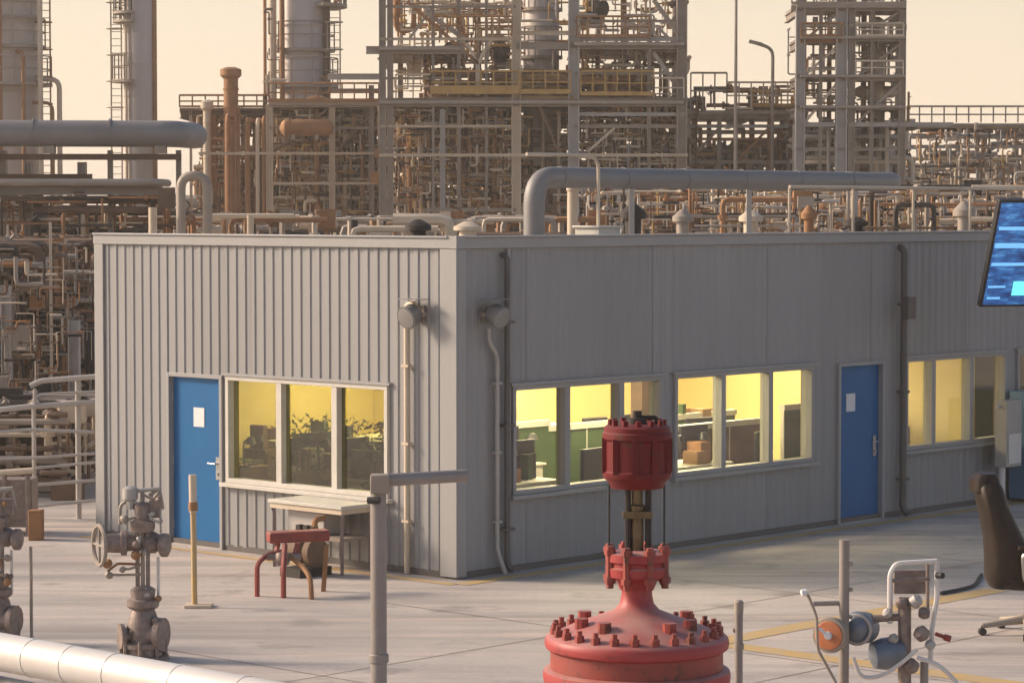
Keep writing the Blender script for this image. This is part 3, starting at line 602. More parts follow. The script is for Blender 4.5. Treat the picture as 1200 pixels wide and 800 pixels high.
# ------------------------------------------------------------------ steel frames of the plant
def frame(name, label, D, columns, beams, braces=(), decks=(), rails=(), back=(), cm='steeld', depth=9.0):
    xs = [c[0] for c in columns]; root = thing(name, label, 'steel frame', (xat(sum(xs)/len(xs), D), D, 0)); sc = F_PX/D
    for i, (px, yt, w, *mt) in enumerate(columns):
        w_ = w/sc
        m = MB(); m.ibeam((xat(px,D),D,0), (xat(px,D),D,zat(yt,D)), w_, w_, up=(1,0,0)); m.build('column', mt[0] if mt else cm, root)
    for (x0, x1, y, h, *mt) in beams:
        off = mt[1] if len(mt) > 1 else 0
        m = MB(); m.ibeam((xat(x0,D),D+off-.02,zat(y,D)), (xat(x1,D),D+off-.02,zat(y,D)), h/sc*.8, h/sc); m.build('beam', mt[0] if mt else cm, root)
    for (x0, y0, x1, y1, w, *mt) in braces:
        off = mt[1] if len(mt) > 1 else 0
        m = MB(); m.bar((xat(x0,D),D+off+.05,zat(y0,D)), (xat(x1,D),D+off+.05,zat(y1,D)), w/sc, w/sc); m.build('brace', mt[0] if mt else cm, root)
    for (px, yt, w, dd, *mt) in back:
        Yb = D+dd; w_ = w*Yb/F_PX
        m = MB(); m.ibeam((xat(px,Yb),Yb,0), (xat(px,Yb),Yb,zat(yt,Yb)), w_, w_, up=(1,0,0)); m.build('column', mt[0] if mt else cm, root)
    for (x0, x1, y, th, mt) in decks:
        m = MB(); m.box(xat(x0,D), xat(x1,D), D-.3, D+depth, zat(y,D)-th/sc, zat(y,D)); d_ = m.build('deck', mt, root)
        n = max(2, int((x1-x0)/60))
        for k in range(n+1):
            xx = xat(x0 + (x1-x0)*k/n, D); m = MB(); m.ibeam((xx,D+.2,zat(y,D)-th/sc-.15),(xx,D+depth-.2,zat(y,D)-th/sc-.15), .15, .29); m.build('joist', cm, d_)
    for (x0, x1, y0, y1, mt, toe) in rails:
        zb, zt = zat(y1,D), zat(y0,D)
        m = MB(); m.tube([(xat(x0,D),D-.28,zt),(xat(x1,D),D-.28,zt)], 1.2/sc, 6); hr = m.build('handrail', mt, root)
        m = MB(); m.tube([(xat(x0,D),D-.28,(zt+zb)/2),(xat(x1,D),D-.28,(zt+zb)/2)], .9/sc, 6); m.build('mid_rail', mt, hr)
        if toe: m = MB(); m.box(xat(x0,D), xat(x1,D), D-.33, D-.305, zb-.02, zb+toe/sc); m.build('toe_board', mt, hr)
        n = max(2, int((x1-x0)/14))
        for k in range(n+1):
            xx = xat(x0+(x1-x0)*k/n, D); m = MB(); m.bar((xx,D-.28,zb), (xx,D-.28,zt), 1.6/sc, 1.6/sc); m.build('post', mt, hr)
    return root
# main frame in the middle
frame('process_structure', 'tall steel frame with yellow railed deck behind the building corner', 98,
  [(449,-40,8),(458,-40,7,'steeld'),(605,-40,11,'creams'),(672,-40,13,'steel'),(798,-40,12),(519,128,6,'steel'),(760,30,4),(538,-40,4),(508,-10,3),(570,-40,3)],
  [(445,605,8,3),(445,605,46,3,'creams'),(430,545,59,9),(605,680,39,5,'creams'),(605,800,54,8),(672,800,46,5,'steel'),(445,805,120,10),(605,672,115,5,'yellow'),(445,600,148,3,'creams'),(445,805,182,3.5,'creams',-.3),(500,605,246,4),(672,805,134,4,'steel'),(672,805,148,4),(445,540,92,3),(672,800,25,3),(672,800,86,3)],
  [(478,2,560,74,4,'rust'),(545,46,560,76,4,'creams'),(576,46,560,76,4,'creams'),(560,76,560,112,5,'creams'),(500,15,545,46,5),(530,5,548,50,4,'rust'),(765,0,800,48,5),(765,62,800,112,5),(800,62,768,30,3),(688,178,720,150,3,'creams'),(480,46,508,8,3),(630,120,655,180,3,'brown')],
  [(445,605,118,4,'steeld'),(605,800,118,4,'steeld'),(672,800,50,4,'steeld'),(445,540,56,3,'steeld')],
  [(505,608,84,110,'yellow',9),(610,668,84,110,'yellow',5),(680,765,84,112,'yellow',4),(465,505,88,115,'creams',0),(675,760,20,44,'rust',3),(765,800,92,115,'creams',0),(510,600,20,42,'rust',0)],
  [(470,-40,6,9),(560,-30,7,9,'rust'),(640,-40,7,9,'brown'),(730,-20,7,9,'rust'),(790,-40,7,9),(500,60,5,5,'rust'),(700,20,5,5,'rust'),(745,60,5,6)])
frame('process_structure', 'lower steel frame of pale columns beside the three pipe column tower', 104,
  [(317,122,8,'creams'),(390,122,7,'creams'),(436,100,6),(280,125,5,'rust')],
  [(317,455,123,6,'creams'),(235,450,180,3,'creams',-.3),(317,450,150,3),(385,450,90,7,'steel'),(385,450,106,4),(317,450,215,3,'creams',-.3)],
  [(320,180,388,125,3,'brown'),(392,180,445,125,3,'brown')],
  [(317,455,121,3,'steeld')], [(317,445,98,120,'rust',4)],
  [(340,120,6,8,'rust'),(412,120,6,8,'brown'),(365,122,4,5,'creams')])
frame('process_structure', 'rust brown deck frame carrying the capped stack', 108,
  [(225,128,3,'creams'),(252,130,6,'rust'),(272,130,6,'rust'),(300,130,5,'rust'),(312,110,5,'brown')],
  [(213,320,131,7,'brown'),(235,320,172,3,'creams'),(240,320,150,4,'rust'),(240,320,205,3,'rust')],
  [(240,172,262,135,3,'rust'),(262,172,245,135,3,'rust')],
  [(213,320,127,3,'brown')], [(213,318,112,126,'rust',2)], [(290,130,5,7,'rust'),(262,130,5,7,'brown')])
frame('process_structure', 'long low deck frame with railings between the main frame and the right tower', 101,
  [(806,128,6,'creams'),(861,132,5),(900,134,4,'rust'),(926,132,5,'rust'),(842,134,5)],
  [(800,945,134,9),(806,945,148,4,'steel'),(806,945,163,3,'rust'),(806,945,190,4)],
  [(862,190,900,150,3,'rust'),(842,150,806,190,3)],
  [(800,945,130,4,'steeld')], [(808,850,86,128,'steeld',0),(850,935,97,128,'creams',2),(880,930,108,128,'yellow',6)],
  [(830,132,5,7,'rust'),(880,132,6,7,'rust'),(915,132,5,7)])
frame('lattice_tower', 'right hand lattice tower of grey columns and many decks', 96,
  [(936,-30,11,'steel'),(984,-40,13,'steel'),(996,-40,8),(1055,-40,8,'steeld'),(960,10,4),(1020,0,4)],
  [(925,1058,10,7),(936,984,47,7,'rust'),(996,1058,45,7,'steeld'),(930,984,90,5),(984,1058,92,6,'steeld'),(930,984,126,5),(984,1058,127,4),(930,1115,146,5,'steel'),(930,1058,175,4),(925,1058,-12,6),(940,1058,30,3,'creams')],
  [(940,90,984,50,3,'creams'),(1000,92,1055,50,3),(1000,146,1055,95,3),(940,146,984,92,3,'creams'),(940,48,984,12,3),(1000,46,1055,12,3)],
  [(931,1058,6,4,'steeld'),(936,1058,43,3,'steeld'),(936,1058,88,3,'steeld'),(936,1058,124,3,'steeld')],
  [(925,1056,-14,6,'steeld',3),(1000,1055,28,43,'creams',2),(936,984,28,43,'rust',2),(1000,1055,72,88,'creams',0)],
  [(940,-30,6,3.6),(1010,-30,6,3.6),(1050,-30,6,3.6),(970,-20,5,3,'rust')], depth=3.6)
frame('process_structure', 'low pale pipe bridge beyond the right lattice tower', 110,
  [(1122,150,5,'creams'),(1200,150,5,'creams'),(1290,150,5,'creams')],
  [(1058,1320,148,5,'creams'),(1058,1320,172,4,'steel'),(1058,1320,200,3,'creams')], [(1122,200,1200,150,3),(1200,150,1290,200,3)],
  [(1058,1320,145,3,'steeld')], [(1060,1318,125,144,'steeld',0)], [(1150,150,5,6),(1250,150,5,6)], depth=5)

# ------------------------------------------------------------------ distillation columns and stacks
def tower(name, label, D, px, w, ytop, mt, plats=(), ladder=None, sidepipes=()):
    sc = F_PX/D; x = xat(px, D); rad = w/2/sc; zt = zat(ytop, D)
    root = thing(name, label, 'tower', (x, D, 0))
    m = MB(); m.lathe((x,D,0), [(rad*1.12,0),(rad*1.12,.3),(rad,.32),(rad,zt-.4),(rad*.8,zt-.1),(rad*.3,zt)], 28); m.build('shell', mt, root)
    z = 2.2; 
    while z < zt-.5:
        m = MB(); m.lathe((x,D,z), [(rad*1.012,0),(rad*1.02,.02),(rad*1.02,.08),(rad*1.012,.1)], 28); m.build('shell_band', mt, root); z += 1.35
    for (y, e, half) in plats:
        zz = zat(y, D); m = MB(); seg = 20; vs = []; a0, a1 = half
        for k in range(seg+1):
            a = a0+(a1-a0)*k/seg
            for rr in (rad+.03, rad+e/sc): vs += [(x+rr*math.cos(a), D+rr*math.sin(a), zz-.12), (x+rr*math.cos(a), D+rr*math.sin(a), zz)]
        fs = []
        for k in range(seg):
            i = k*4; j = i+4; fs += [(i,i+2,j+2,j),(i+1,j+1,j+3,i+3),(i+2,i+3,j+3,j+2),(i,j,j+1,i+1)]
        fs += [(0,1,3,2), (seg*4,seg*4+2,seg*4+3,seg*4+1)]
        m.add(vs, fs); pl = m.build('platform', 'steeld', root)
        m = MB(); rr = rad+e/sc-.04
        for h in (.55, 1.08): m.tube([(x+rr*math.cos(a0+(a1-a0)*k/seg), D+rr*math.sin(a0+(a1-a0)*k/seg), zz+h) for k in range(seg+1)], .028, 5)
        for k in range(0, seg+1, 2):
            a = a0+(a1-a0)*k/seg; m.bar((x+rr*math.cos(a),D+rr*math.sin(a),zz), (x+rr*math.cos(a),D+rr*math.sin(a),zz+1.08), .05, .05)
        tag(m.build('platform_rail', 'steeld', pl), kind='stuff')
    if ladder:
        lx, mt2 = ladder; xx = xat(lx, D); m = MB()
        for u in (-.22, .22): m.bar((xx+u,D-.35,0), (xx+u,D-.35,zt-.5), .06, .06)
        z = .3
        while z < zt-.6: m.bar((xx-.22,D-.35,z), (xx+.22,D-.35,z), .03, .03); z += .3
        z = 3
        while z < zt-.6: m.torus((xx,D-.7,z), .36, .025, seg=10, ss=4); z += 1.1
        tag(m.build('caged_ladder', mt2, root), kind='stuff')
    for (pxx, wp, yt, mt2, dy) in sidepipes:
        xx = xat(pxx, D+dy); m = MB(); m.tube([(xx,D+dy,0),(xx,D+dy,zat(yt,D+dy)),(x,D+dy*.2,zat(yt,D+dy))] if yt > -25 else [(xx,D+dy,0),(xx,D+dy,zt-.8)], wp/2/sc, 10, .4); m.build('riser_pipe', mt2, root)
    return root
full = (0, 2*math.pi); left = (R(100), R(260))
tower('distillation_column', 'wide brown clad column tower ringed by platforms beyond the big left pipe', 112, 12, 70, -60, 'shell', [(98,17,full),(54,10,full),(20,6,full),(-10,12,full)], (57,'rust'), [(50,6,-60,'creams',-1.2),(30,5,60,'rust',-1.5),(72,6,93,'creams',-.5),(64,4,120,'rust',-.8),(3,5,-60,'rust',-1.6)])
tower('distillation_column', 'slim grey column tower with side ladder standing alone against the sky', 116, 166, 38, -60, 'shell', [(94,14,left),(24,12,left),(14,12,left)], (140,'creams'), [(183,6,-60,'rust',-.3),(150,3,-60,'creams',-.6)])
tower('distillation_column', 'lavender grey column tower flanked by scaffold ladders left of the main frame', 112, 358, 56, -60, 'shell', [(58,8,full),(100,12,full),(6,22,(R(-60),R(60)))], (394,'creams'), [(321,9,-60,'creams',-.8),(332,6,-60,'rust',-1.1),(384,8,-60,'brown',-.6),(312,4,-60,'rust',-.3)])
tower('process_vessel', 'dark upright vessel standing inside the main frame', 103, 634, 42, -60, 'shell', [(66,4,full),(10,4,full)])
tower('process_vessel', 'upright cream vessel inside the right lattice tower', 99, 1025, 20, 20, 'creams', [(90,6,full)])
tower('process_vessel', 'tall narrow vessel behind the low pale frame', 110, 372, 30, 112, 'rust')
def stack(name, label, D, px, w, ytop, ybase, mt, capw):
    sc = F_PX/D; x = xat(px, D); root = thing(name, label, 'stack', (x, D, 0)); rad = w/2/sc; zt = zat(ytop,D)
    m = MB(); m.lathe((x,D,0), [(rad,0),(rad,zt-.45)], 16); m.build('shaft', mt, root)
    m = MB(); m.lathe((x,D,zt-.45), [(rad*1.01,0),(capw/2/sc,.12),(capw/2/sc,.36),(rad*.7,.45)], 16); m.build('cap', mt, root)
    for k in range(3):
        m = MB(); m.lathe((x,D,zt-.9-k*.7), [(rad*1.02,0),(rad*1.1,.01),(rad*1.1,.08),(rad*1.02,.09)], 16); m.build('band', mt, root)
stack('exhaust_stack', 'short rust brown stack with wide cap on the brown deck', 107, 272, 17, 79, 128, 'rust', 25)
stack('exhaust_stack', 'squat pale vent with domed cap at the end of the brown deck', 107, 244, 9, 117, 128, 'creams', 15)
# thin mast and yard lamp
m = MB(); Y = 97; m.cyl((xat(861,Y),Y,0), (xat(861,Y),Y,zat(-45,Y)), 2.6*Y/F_PX, 10, 1.6*Y/F_PX); tag(m.build('thin_mast', 'steeld'), 'thin tall grey mast rising from the long low deck', 'mast')
Y = 100; r = thing('lamp_post', 'curved arm lamp post standing beyond the railed low deck', 'lamp post', (xat(904,Y),Y,0)); sc = F_PX/Y
m = MB(); m.tube([(xat(904,Y),Y,0),(xat(904,Y),Y,zat(57,Y)),(xat(885,Y),Y,zat(51,Y))], 2/sc, 8, .3); m.build('pole', 'steeld', r)
m = MB(); m.obox((xat(884,Y),Y,zat(50.5,Y)), (.5,.2,.12), 0, Matrix.Rotation(R(14),3,'Y')); m.build('lamp_head', 'steeld', r)

# ------------------------------------------------------------------ dense pipework between the decks (nobody could count it)
def tangle(label, D0, D1, x0, x1, y0, y1, n, seed, mats, rmin=.03, rmax=.11, name='pipework', ls=1.0, keep=()):
    rnd = random.Random(seed); Dm = (D0+D1)/2; X0, X1 = xat(x0,Dm), xat(x1,Dm); Z0, Z1 = max(.1, zat(y1,Dm)), zat(y0,Dm)
    mbs = {k: MB() for k in mats}; bz = 1.0 if ls > .5 else max(.2, ls*1.1)
    for i in range(n):
        mb = mbs[rnd.choice(mats)]; p = Vector((rnd.uniform(X0,X1), rnd.uniform(D0,D1), rnd.uniform(Z0,Z1))); pts = [p]
        ppx = CX + p.x/p.y*F_PX
        if any(k0 < ppx < k1 for (k0, k1) in keep): continue
        ax = rnd.choice('xxzzy'); r = rnd.uniform(rmin, rmax)*(1.6 if rnd.random() < .1 else 1)
        for k in range(rnd.choice((1,2,2,3,3))):
            q = pts[-1].copy(); L = rnd.uniform(.5, 3.2)*ls*rnd.choice((-1,1))
            if ax == 'x': q.x = min(X1, max(X0, q.x+L))
            elif ax == 'z': q.z = min(Z1, max(Z0, q.z+L))
            else: q.y = min(D1, max(D0, q.y+L*.6))
            if (q-pts[-1]).length > .25*ls: pts.append(q)
            ax = rnd.choice([c for c in 'xzy' if c != ax])
        if len(pts) < 2: continue
        mb.tube(pts, r, 6, r*2.2, bs=2)
        for a, b in zip(pts, pts[1:]):
            if rnd.random() < .55 and (b-a).length > .6:
                t = rnd.uniform(.25,.75); c = a.lerp(b, t); d = (b-a).normalized(); mb.cyl(c-d*.05, c+d*.05, r*1.8, 8)
                if rnd.random() < .4: e = d.orthogonal().normalized(); mb.cyl(c, c+e*r*3.2, r*.4, 5); mb.torus(c+e*r*3.2, r*1.4, r*.2, e, 8, 4)
        if rnd.random() < .16:
            c = pts[-1]; mb.obox(c, (rnd.uniform(.15,.5)*bz, rnd.uniform(.15,.4)*bz, rnd.uniform(.15,.5)*bz))
    out = []
    for k, mb in mbs.items():
        if not mb.v: continue
        o = mb.build(name, k); tag(o, label.replace('%', {'rust':'rust brown','brown':'dark brown','creams':'cream','steel':'grey steel','black':'sooty','steeld':'weathered grey','alu':'silver','yellow':'yellow'}[k]), 'pipework', kind='stuff'); out.append(o)
ALLM = ['rust','brown','creams','steeld','black']
tangle('tangle of % pipes below the deck of the main frame', 100, 112, 450, 805, 122, 300, 620, 1, ALLM+['brown','rust'])
tangle('tangle of % pipes inside the low pale frame', 105, 114, 318, 450, 124, 300, 320, 2, ALLM)
tangle('tangle of % pipes under the brown stack deck', 108, 114, 236, 320, 134, 300, 110, 3, ['rust','rust','brown','creams'])
tangle('tangle of % pipes under the long low deck', 102, 112, 805, 940, 172, 300, 180, 4, ALLM+['steel'])
tangle('tangle of % pipes inside the right lattice tower', 97, 103, 925, 1056, 148, 300, 210, 5, ['steel','steeld','creams','brown','black'])
tangle('small % pipes and fittings on the upper levels of the right lattice tower', 96.5, 102, 928, 1056, -20, 146, 90, 6, ['steeld','creams','steel','rust'], .02, .05, ls=.5)
tangle('small % pipes and fittings on the upper levels of the main frame', 99, 106, 462, 800, -30, 116, 190, 7, ['rust','brown','creams','creams','yellow'], .02, .07, keep=((606,668),), ls=.6)
tangle('small % fittings crowding the yellow railed deck', 98.4, 103, 500, 760, 86, 116, 130, 8, ['yellow','rust','rust','brown'], .03, .09)
tangle('small % fittings on the long low deck', 101.5, 106, 815, 930, 102, 130, 40, 9, ['yellow','rust','brown'], .03, .08)
FINE = ['creams','rust','creams','brown','yellow','rust','creams','alu','black']
tangle('fine % fittings crowding the lower bays of the main frame', 98.2, 99.8, 452, 804, 126, 272, 1300, 21, FINE, .016, .045, ls=.24, keep=((612,664),))
tangle('fine % fittings crowding the low pale frame', 104.2, 105.4, 322, 448, 128, 272, 520, 22, FINE, .018, .05, ls=.26)
tangle('fine % fittings crowding the bay under the long low deck', 101.2, 102.8, 808, 1056, 164, 272, 520, 23, FINE+['steel'], .018, .05, ls=.26)
tangle('fine % fittings low behind the roof pipe', 64, 70, 690, 1330, 226, 275, 620, 24, FINE+['steel'], .012, .035, ls=.2)
tangle('fine % fittings on the brown stack deck frame', 107.5, 109.5, 236, 318, 136, 272, 200, 25, ['rust','rust','creams','brown'], .018, .05, ls=.26)
tangle('fine % fittings in the left pipe rack', 43, 50, -60, 112, 290, 560, 380, 26, ['brown','black','steeld','rust','brown','creams'], .008, .025, ls=.16)
tangle('fine % fittings beyond the pale pipe bridge', 106, 109, 1058, 1400, 152, 272, 420, 27, FINE+['steel'], .02, .05, ls=.26)
tangle('fine % fittings crowding the upper levels of the main frame', 98.3, 101, 462, 798, -30, 112, 420, 28, ['creams','yellow','creams','rust','steel'], .014, .04, ls=.35, keep=((608,666),))
tangle('low % pipework spread behind the roof of the long wall', 62, 80, 690, 1330, 222, 330, 380, 10, ['steeld','creams','brown','black','rust'], .02, .07)
tangle('% pipework beyond the pale pipe bridge', 108, 122, 1056, 1400, 150, 300, 240, 11, ['steel','steeld','creams','brown'], .03, .1)
tangle('low % pipework behind the roof of the short wall', 62, 80, 100, 690, 256, 330, 330, 12, ['brown','black','rust','steeld','creams'], .03, .09)
tangle('tangle of % pipes at the foot of the slim column tower', 100, 116, -140, 240, 246, 300, 200, 13, ['rust','brown','creams','black'], .04, .14)
tangle('small % fittings along the scaffold of the lavender column tower', 110, 111, 312, 400, -20, 122, 60, 14, ['rust','creams','brown'], .02, .06, keep=((330,386),), ls=.3)
tangle('tangle of % pipes deep in the left pipe rack', 46, 60, -60, 112, 285, 560, 520, 15, ['brown','black','steeld','rust','brown'], .02, .075)
tangle('stacked % pipes low behind the left guard rails', 39.5, 45, -60, 112, 470, 600, 150, 16, ['brown','black','steeld','creams'], .02, .06)
tangle('distant % pipework closing the view between the frames', 130, 150, 240, 1400, 192, 262, 620, 17, ['brown','steeld','rust','black','creams'], .05, .2)
tangle('far low % pipework seen under the big left pipe', 130, 150, -150, 240, 248, 264, 200, 19, ['brown','steeld','rust','black','creams'], .05, .2)

# horizontal vessels and exchangers in the frames
def hvessel(D, px, py, rpx, L, mt, label, axis=(0,1,0)):
    sc = F_PX/D; c = Vector((xat(px,D), D, zat(py,D))); rad = rpx/sc; ax = Vector(axis)
    root = thing('horizontal_vessel', label, 'vessel', (c.x, c.y, c.z-rad))
    m = MB(); m.lathe(c, [(rad*.2,-.2),(rad*.7,-.12),(rad,0),(rad,L),(rad*.6,L+.2)], 20, ax); m.build('shell', mt, root)
    m = MB(); m.lathe(c, [(rad*1.12,.05),(rad*1.12,.16)], 20, ax); m.build('flange', mt, root)
    for t in (.2, .75):
        q = c + ax*L*t; m = MB(); m.obox(q - Vector((0,0,rad*1.05)), (max(.15, rad*1.2), .15, rad*.7) if abs(ax.y) > .5 else (.15, rad*1.2, rad*.7)); m.build('saddle', 'steeld', root)
hvessel(99, 531, 62, 12, 4, 'black', 'dark drum end on under the left deck of the main frame')
hvessel(99, 586, 61, 11, 4, 'black', 'dark drum end on beside the cream column of the main frame')
hvessel(99, 700, 10, 12, 4, 'black', 'dark drum end on high in the right bay of the main frame')
hvessel(100, 690, 98, 10, 2.2, 'rust', 'rust brown drum lying on the right yellow railed deck', (1,0,0))
hvessel(101, 530, 138, 9, 2.2, 'black', 'black drum lying under the yellow deck', (1,0,0))
hvessel(103, 335, 150, 10, 1.6, 'rust', 'rust brown drum lying in the low pale frame', (1,0,0))
hvessel(99, 1005, 108, 7, 1.2, 'creams', 'cream drum lying on a deck of the right lattice tower', (1,0,0))
hvessel(102, 860, 172, 9, 1.6, 'rust', 'rust brown drum lying below the long low deck', (1,0,0))
hvessel(78, 960, 246, 9, 1.6, 'rust', 'brown drum lying low behind the roof pipe', (1,0,0))
hvessel(78, 1085, 250, 10, 1.8, 'creams', 'cream drum lying low behind the pale roof rail', (1,0,0))
# larger single pipes one can follow
CN = {'rust':'rust brown','creams':'cream','brown':'dark brown','steel':'grey','steeld':'weathered grey'}
FN = {99:'main frame below its yellow deck',104:'low pale frame beside the lavender column tower',101:'frame under the long low deck',96:'right lattice tower below its decks',110:'pale pipe bridge beyond the right tower',70:'low pipework behind the roof pipe',69:'low pipework just above the long wall roof'}
G = 'upright pipes standing in the frames'
for (px, yt, w, D, mt) in ((268,135,6,104.5,'rust'),(279,135,5,104.5,'rust'),(291,140,6,104.5,'rust'),(303,140,5,104.5,'creams'),(310,138,5,104.5,'rust'),(345,135,5,104.5,'brown'),(372,128,7,104.5,'rust'),(405,150,5,104.5,'creams'),(425,140,5,104.5,'rust'),(480,130,6,99,'rust'),(493,140,5,99,'creams'),(545,150,6,99,'brown'),(580,150,5,99,'rust'),(655,130,4,99,'creams'),(730,150,5,99,'brown'),(748,150,4,99,'creams'),(820,150,5,101.6,'rust'),(870,150,5,101.6,'brown'),(912,150,6,101.6,'rust'),(1038,150,5,96.6,'creams'),(970,150,5,96.6,'steel')):
    m = MB(); Y = D; sc = F_PX/D; m.tube([(xat(px,Y),Y,0),(xat(px,Y),Y,zat(yt,Y)),(xat(px,Y),Y+3,zat(yt,Y))], w/2/sc, 8, .3)
    tag(m.build('riser_pipe', mt), 'slim %s upright pipe standing in the %s' % (CN[mt], FN[int(D)]), 'pipe', 'upright %s pipes in the %s' % (CN[mt], FN[int(D)]))
G2 = 'level pipes carried across the frames'
for (x0, x1, y, w, D, mt) in ((450,604,160,4,99.2,'creams'),(460,600,170,5,99.2,'rust'),(470,600,205,5,99.2,'creams'),(450,600,228,5,99.2,'brown'),(680,800,160,5,99.2,'creams'),(690,800,176,5,99.2,'steeld'),(320,445,140,5,104.6,'creams'),(325,445,195,4,104.6,'steel'),(325,440,232,5,104.6,'creams'),(810,935,155,5,101.7,'creams'),(812,935,178,5,101.7,'steeld'),(940,1055,160,5,96.8,'steel'),(945,1055,190,5,96.8,'creams'),(1060,1310,160,6,110.4,'steel'),(1060,1310,186,5,110.4,'creams'),(840,930,231,3,70,'creams'),(830,935,243,3,69,'creams'),(1060,1140,228,5,70,'steeld')):
    m = MB(); sc = F_PX/D; Y = D; m.tube([(xat(x0,Y),Y+2,zat(y,Y)),(xat(x0,Y),Y,zat(y,Y)),(xat(x1,Y),Y,zat(y,Y)),(xat(x1,Y),Y+2,zat(y,Y))], w/2/sc, 8, .25)
    tag(m.build('level_pipe', mt), 'slim %s level pipe carried across the %s' % (CN[mt], FN[int(D)]), 'pipe', 'level %s pipes in the %s' % (CN[mt], FN[int(D)]))

# ------------------------------------------------------------------ left pipe rack with the big pipe
Y = 62.0; sc = F_PX/Y
def X(px): return xat(px, Y)
r = thing('large_pipe', 'big grey insulated pipe ending in a flange on the left rack', 'pipe', (X(0), Y, zat(155,Y)))
m = MB(); m.tube([(X(-420),Y,zat(155,Y)),(X(206),Y,zat(157,Y)),(X(220),Y+1.6,zat(157,Y))], 15.5/sc, 20, .32); lp = m.build('pipe_run', 'alu', r)
for px in (-360, -260, -160, -60, 40, 130): m = MB(); m.cyl((X(px),Y,zat(155.4,Y)), (X(px)+.05,Y,zat(155.4,Y)), 16.2/sc, 20); m.build('joint_band', 'alu', lp)
rk = thing('pipe_rack', 'dark steel pipe rack carrying the big grey pipe on the left', 'pipe rack', (X(60), Y, 0))
for px, w in ((4,10),(34,9),(97,10),(210,6),(130,6),(-100,10),(-250,10),(-400,10)):
    m = MB(); m.ibeam((X(px),Y+.1,0),(X(px),Y+.1,zat(190 if px in (34,97) else 176,Y)), w/sc, w/sc, up=(1,0,0)); m.build('column', 'steeld', rk)
for x0, x1, y, h, mt in ((-420,214,184,7,'brown'),(-420,192,222,13,'steeld'),(0,110,207,6,'brown'),(20,190,236,6,'brown'),(-80,112,300,6,'creams')):
    m = MB(); m.ibeam((X(x0),Y-.05,zat(y,Y)),(X(x1),Y-.05,zat(y,Y)), h/sc, h/sc); m.build('beam', mt, rk)
for px in (-250, -100, 60, 190):
    m = MB(); m.bar((X(px),Y,zat(180,Y)), (X(px),Y,zat(171,Y)), .25, .3); m.build('pipe_shoe', 'steeld', rk)
for i, (x0, x1, y, w, mt, lb) in enumerate(((-80,188,214,9,'steeld','grey pipe on the second level of the left rack'),(-80,120,233,6,'brown','brown pipe under the second level of the left rack'),(60,178,246,8,'brown','thick brown pipe lying behind the end of the short wall roof'),(-80,60,283,10,'alu','silver pipe low on the left rack'),(35,114,319,5,'creams','pale pipe at the top of the dense left pipework'),(70,114,352,5,'creams','pale pipe in the middle of the dense left pipework'),(-80,114,383,5,'steel','grey pipe lower in the dense left pipework'))):
    Yq = Y-.6 if y < 290 else 50.0; s2_ = F_PX/Yq
    m = MB(); m.tube([(xat(x0,Yq),Yq,zat(y,Yq)),(xat(x1,Yq),Yq,zat(y,Yq)),(xat(x1,Yq),Yq+1.5,zat(y,Yq))], w/2/s2_, 12, .2); tag(m.build('rack_pipe', mt), lb, 'pipe')
for px, yt, w, lb in ((8,335,12,'stout grey post standing in front of the dense left pipework'),(87,375,13,'grey square post in the dense left pipework beside the short wall'),(60,260,3,'thin pale post rising above the dense left pipework')):
    Yq = 46.0; m = MB(); m.ibeam((xat(px,Yq),Yq,0),(xat(px,Yq),Yq,zat(yt,Yq)), w*Yq/F_PX, w*Yq/F_PX, up=(1,0,0)); tag(m.build('steel_post', 'steel' if w > 3 else 'creams'), lb, 'post')
tangle('small % fittings on the left pipe rack', 61, 63.5, -60, 205, 232, 300, 110, 18, ['brown','rust','creams','black'], .015, .05)

# guard rails and stair rails at the left of the short wall
Y = 37.0; sc = F_PX/Y
def X(px): return xat(px, Y)
gr = thing('guard_rails', 'grey tubular guard rails with several level bars left of the short wall', 'railing', (X(90), Y, 0))
for pts, w in (([(35,452),(48,446),(128,440)],6.5),([(38,470),(44,462),(128,458)],3.5),([(-80,488),(36,476),(128,470)],6.5),([(40,476),(40,455)],4),([(-80,512),(36,503),(128,507)],4),([(-80,540),(40,536),(128,530)],3.5),([(40,548),(128,540)],3.5),([(40,568),(128,561)],4),([(40,593),(128,584)],4),([(-80,575),(20,572)],3.5)):
    m = MB(); m.tube([(X(a),Y,zat(b,Y)) for a, b in pts], w/2/sc, 8, .05); m.build('rail', 'steel', gr)
m = MB(); m.cyl((X(90),Y+.06,0), (X(90),Y+.06,zat(440,Y)), 3.4/sc, 10); m.build('post', 'steel', gr)
for px in (38, -20): m = MB(); m.cyl((X(px),Y+.06,0), (X(px),Y+.06,zat(470,Y)), 2.6/sc, 8); m.build('post', 'steel', gr)
Y = 35.2; r = thing('steel_cabinet', 'worn pale steel cabinet with rounded bar top at the left rails', 'cabinet', (xat(8,Y),Y,0)); sc = F_PX/Y
m = MB(); m.box(xat(-30,Y), xat(36,Y), Y, Y+.45, .1, zat(562,Y)); m.build('body', 'worn', r, bevel=.01)
m = MB(); m.tube([(xat(-34,Y),Y-.03,zat(556,Y)),(xat(38,Y),Y-.03,zat(551,Y))], 4/sc, 10); m.build('top_bar', 'creams', r)
for px in (-26, 5, 32): m = MB(); m.cyl((xat(px,Y),Y-.06,0), (xat(px,Y),Y-.06,zat(556,Y)), 3/sc, 8); m.build('leg', 'worn', r)
m = MB(); yy = 34.6; m.box(xat(31,yy), xat(47,yy), yy, yy+.2, 0, zat(598,yy)); tag(m.build('hazard_block', 'rust', bevel=.01), 'small orange brown block standing beside the worn steel cabinet', 'block')

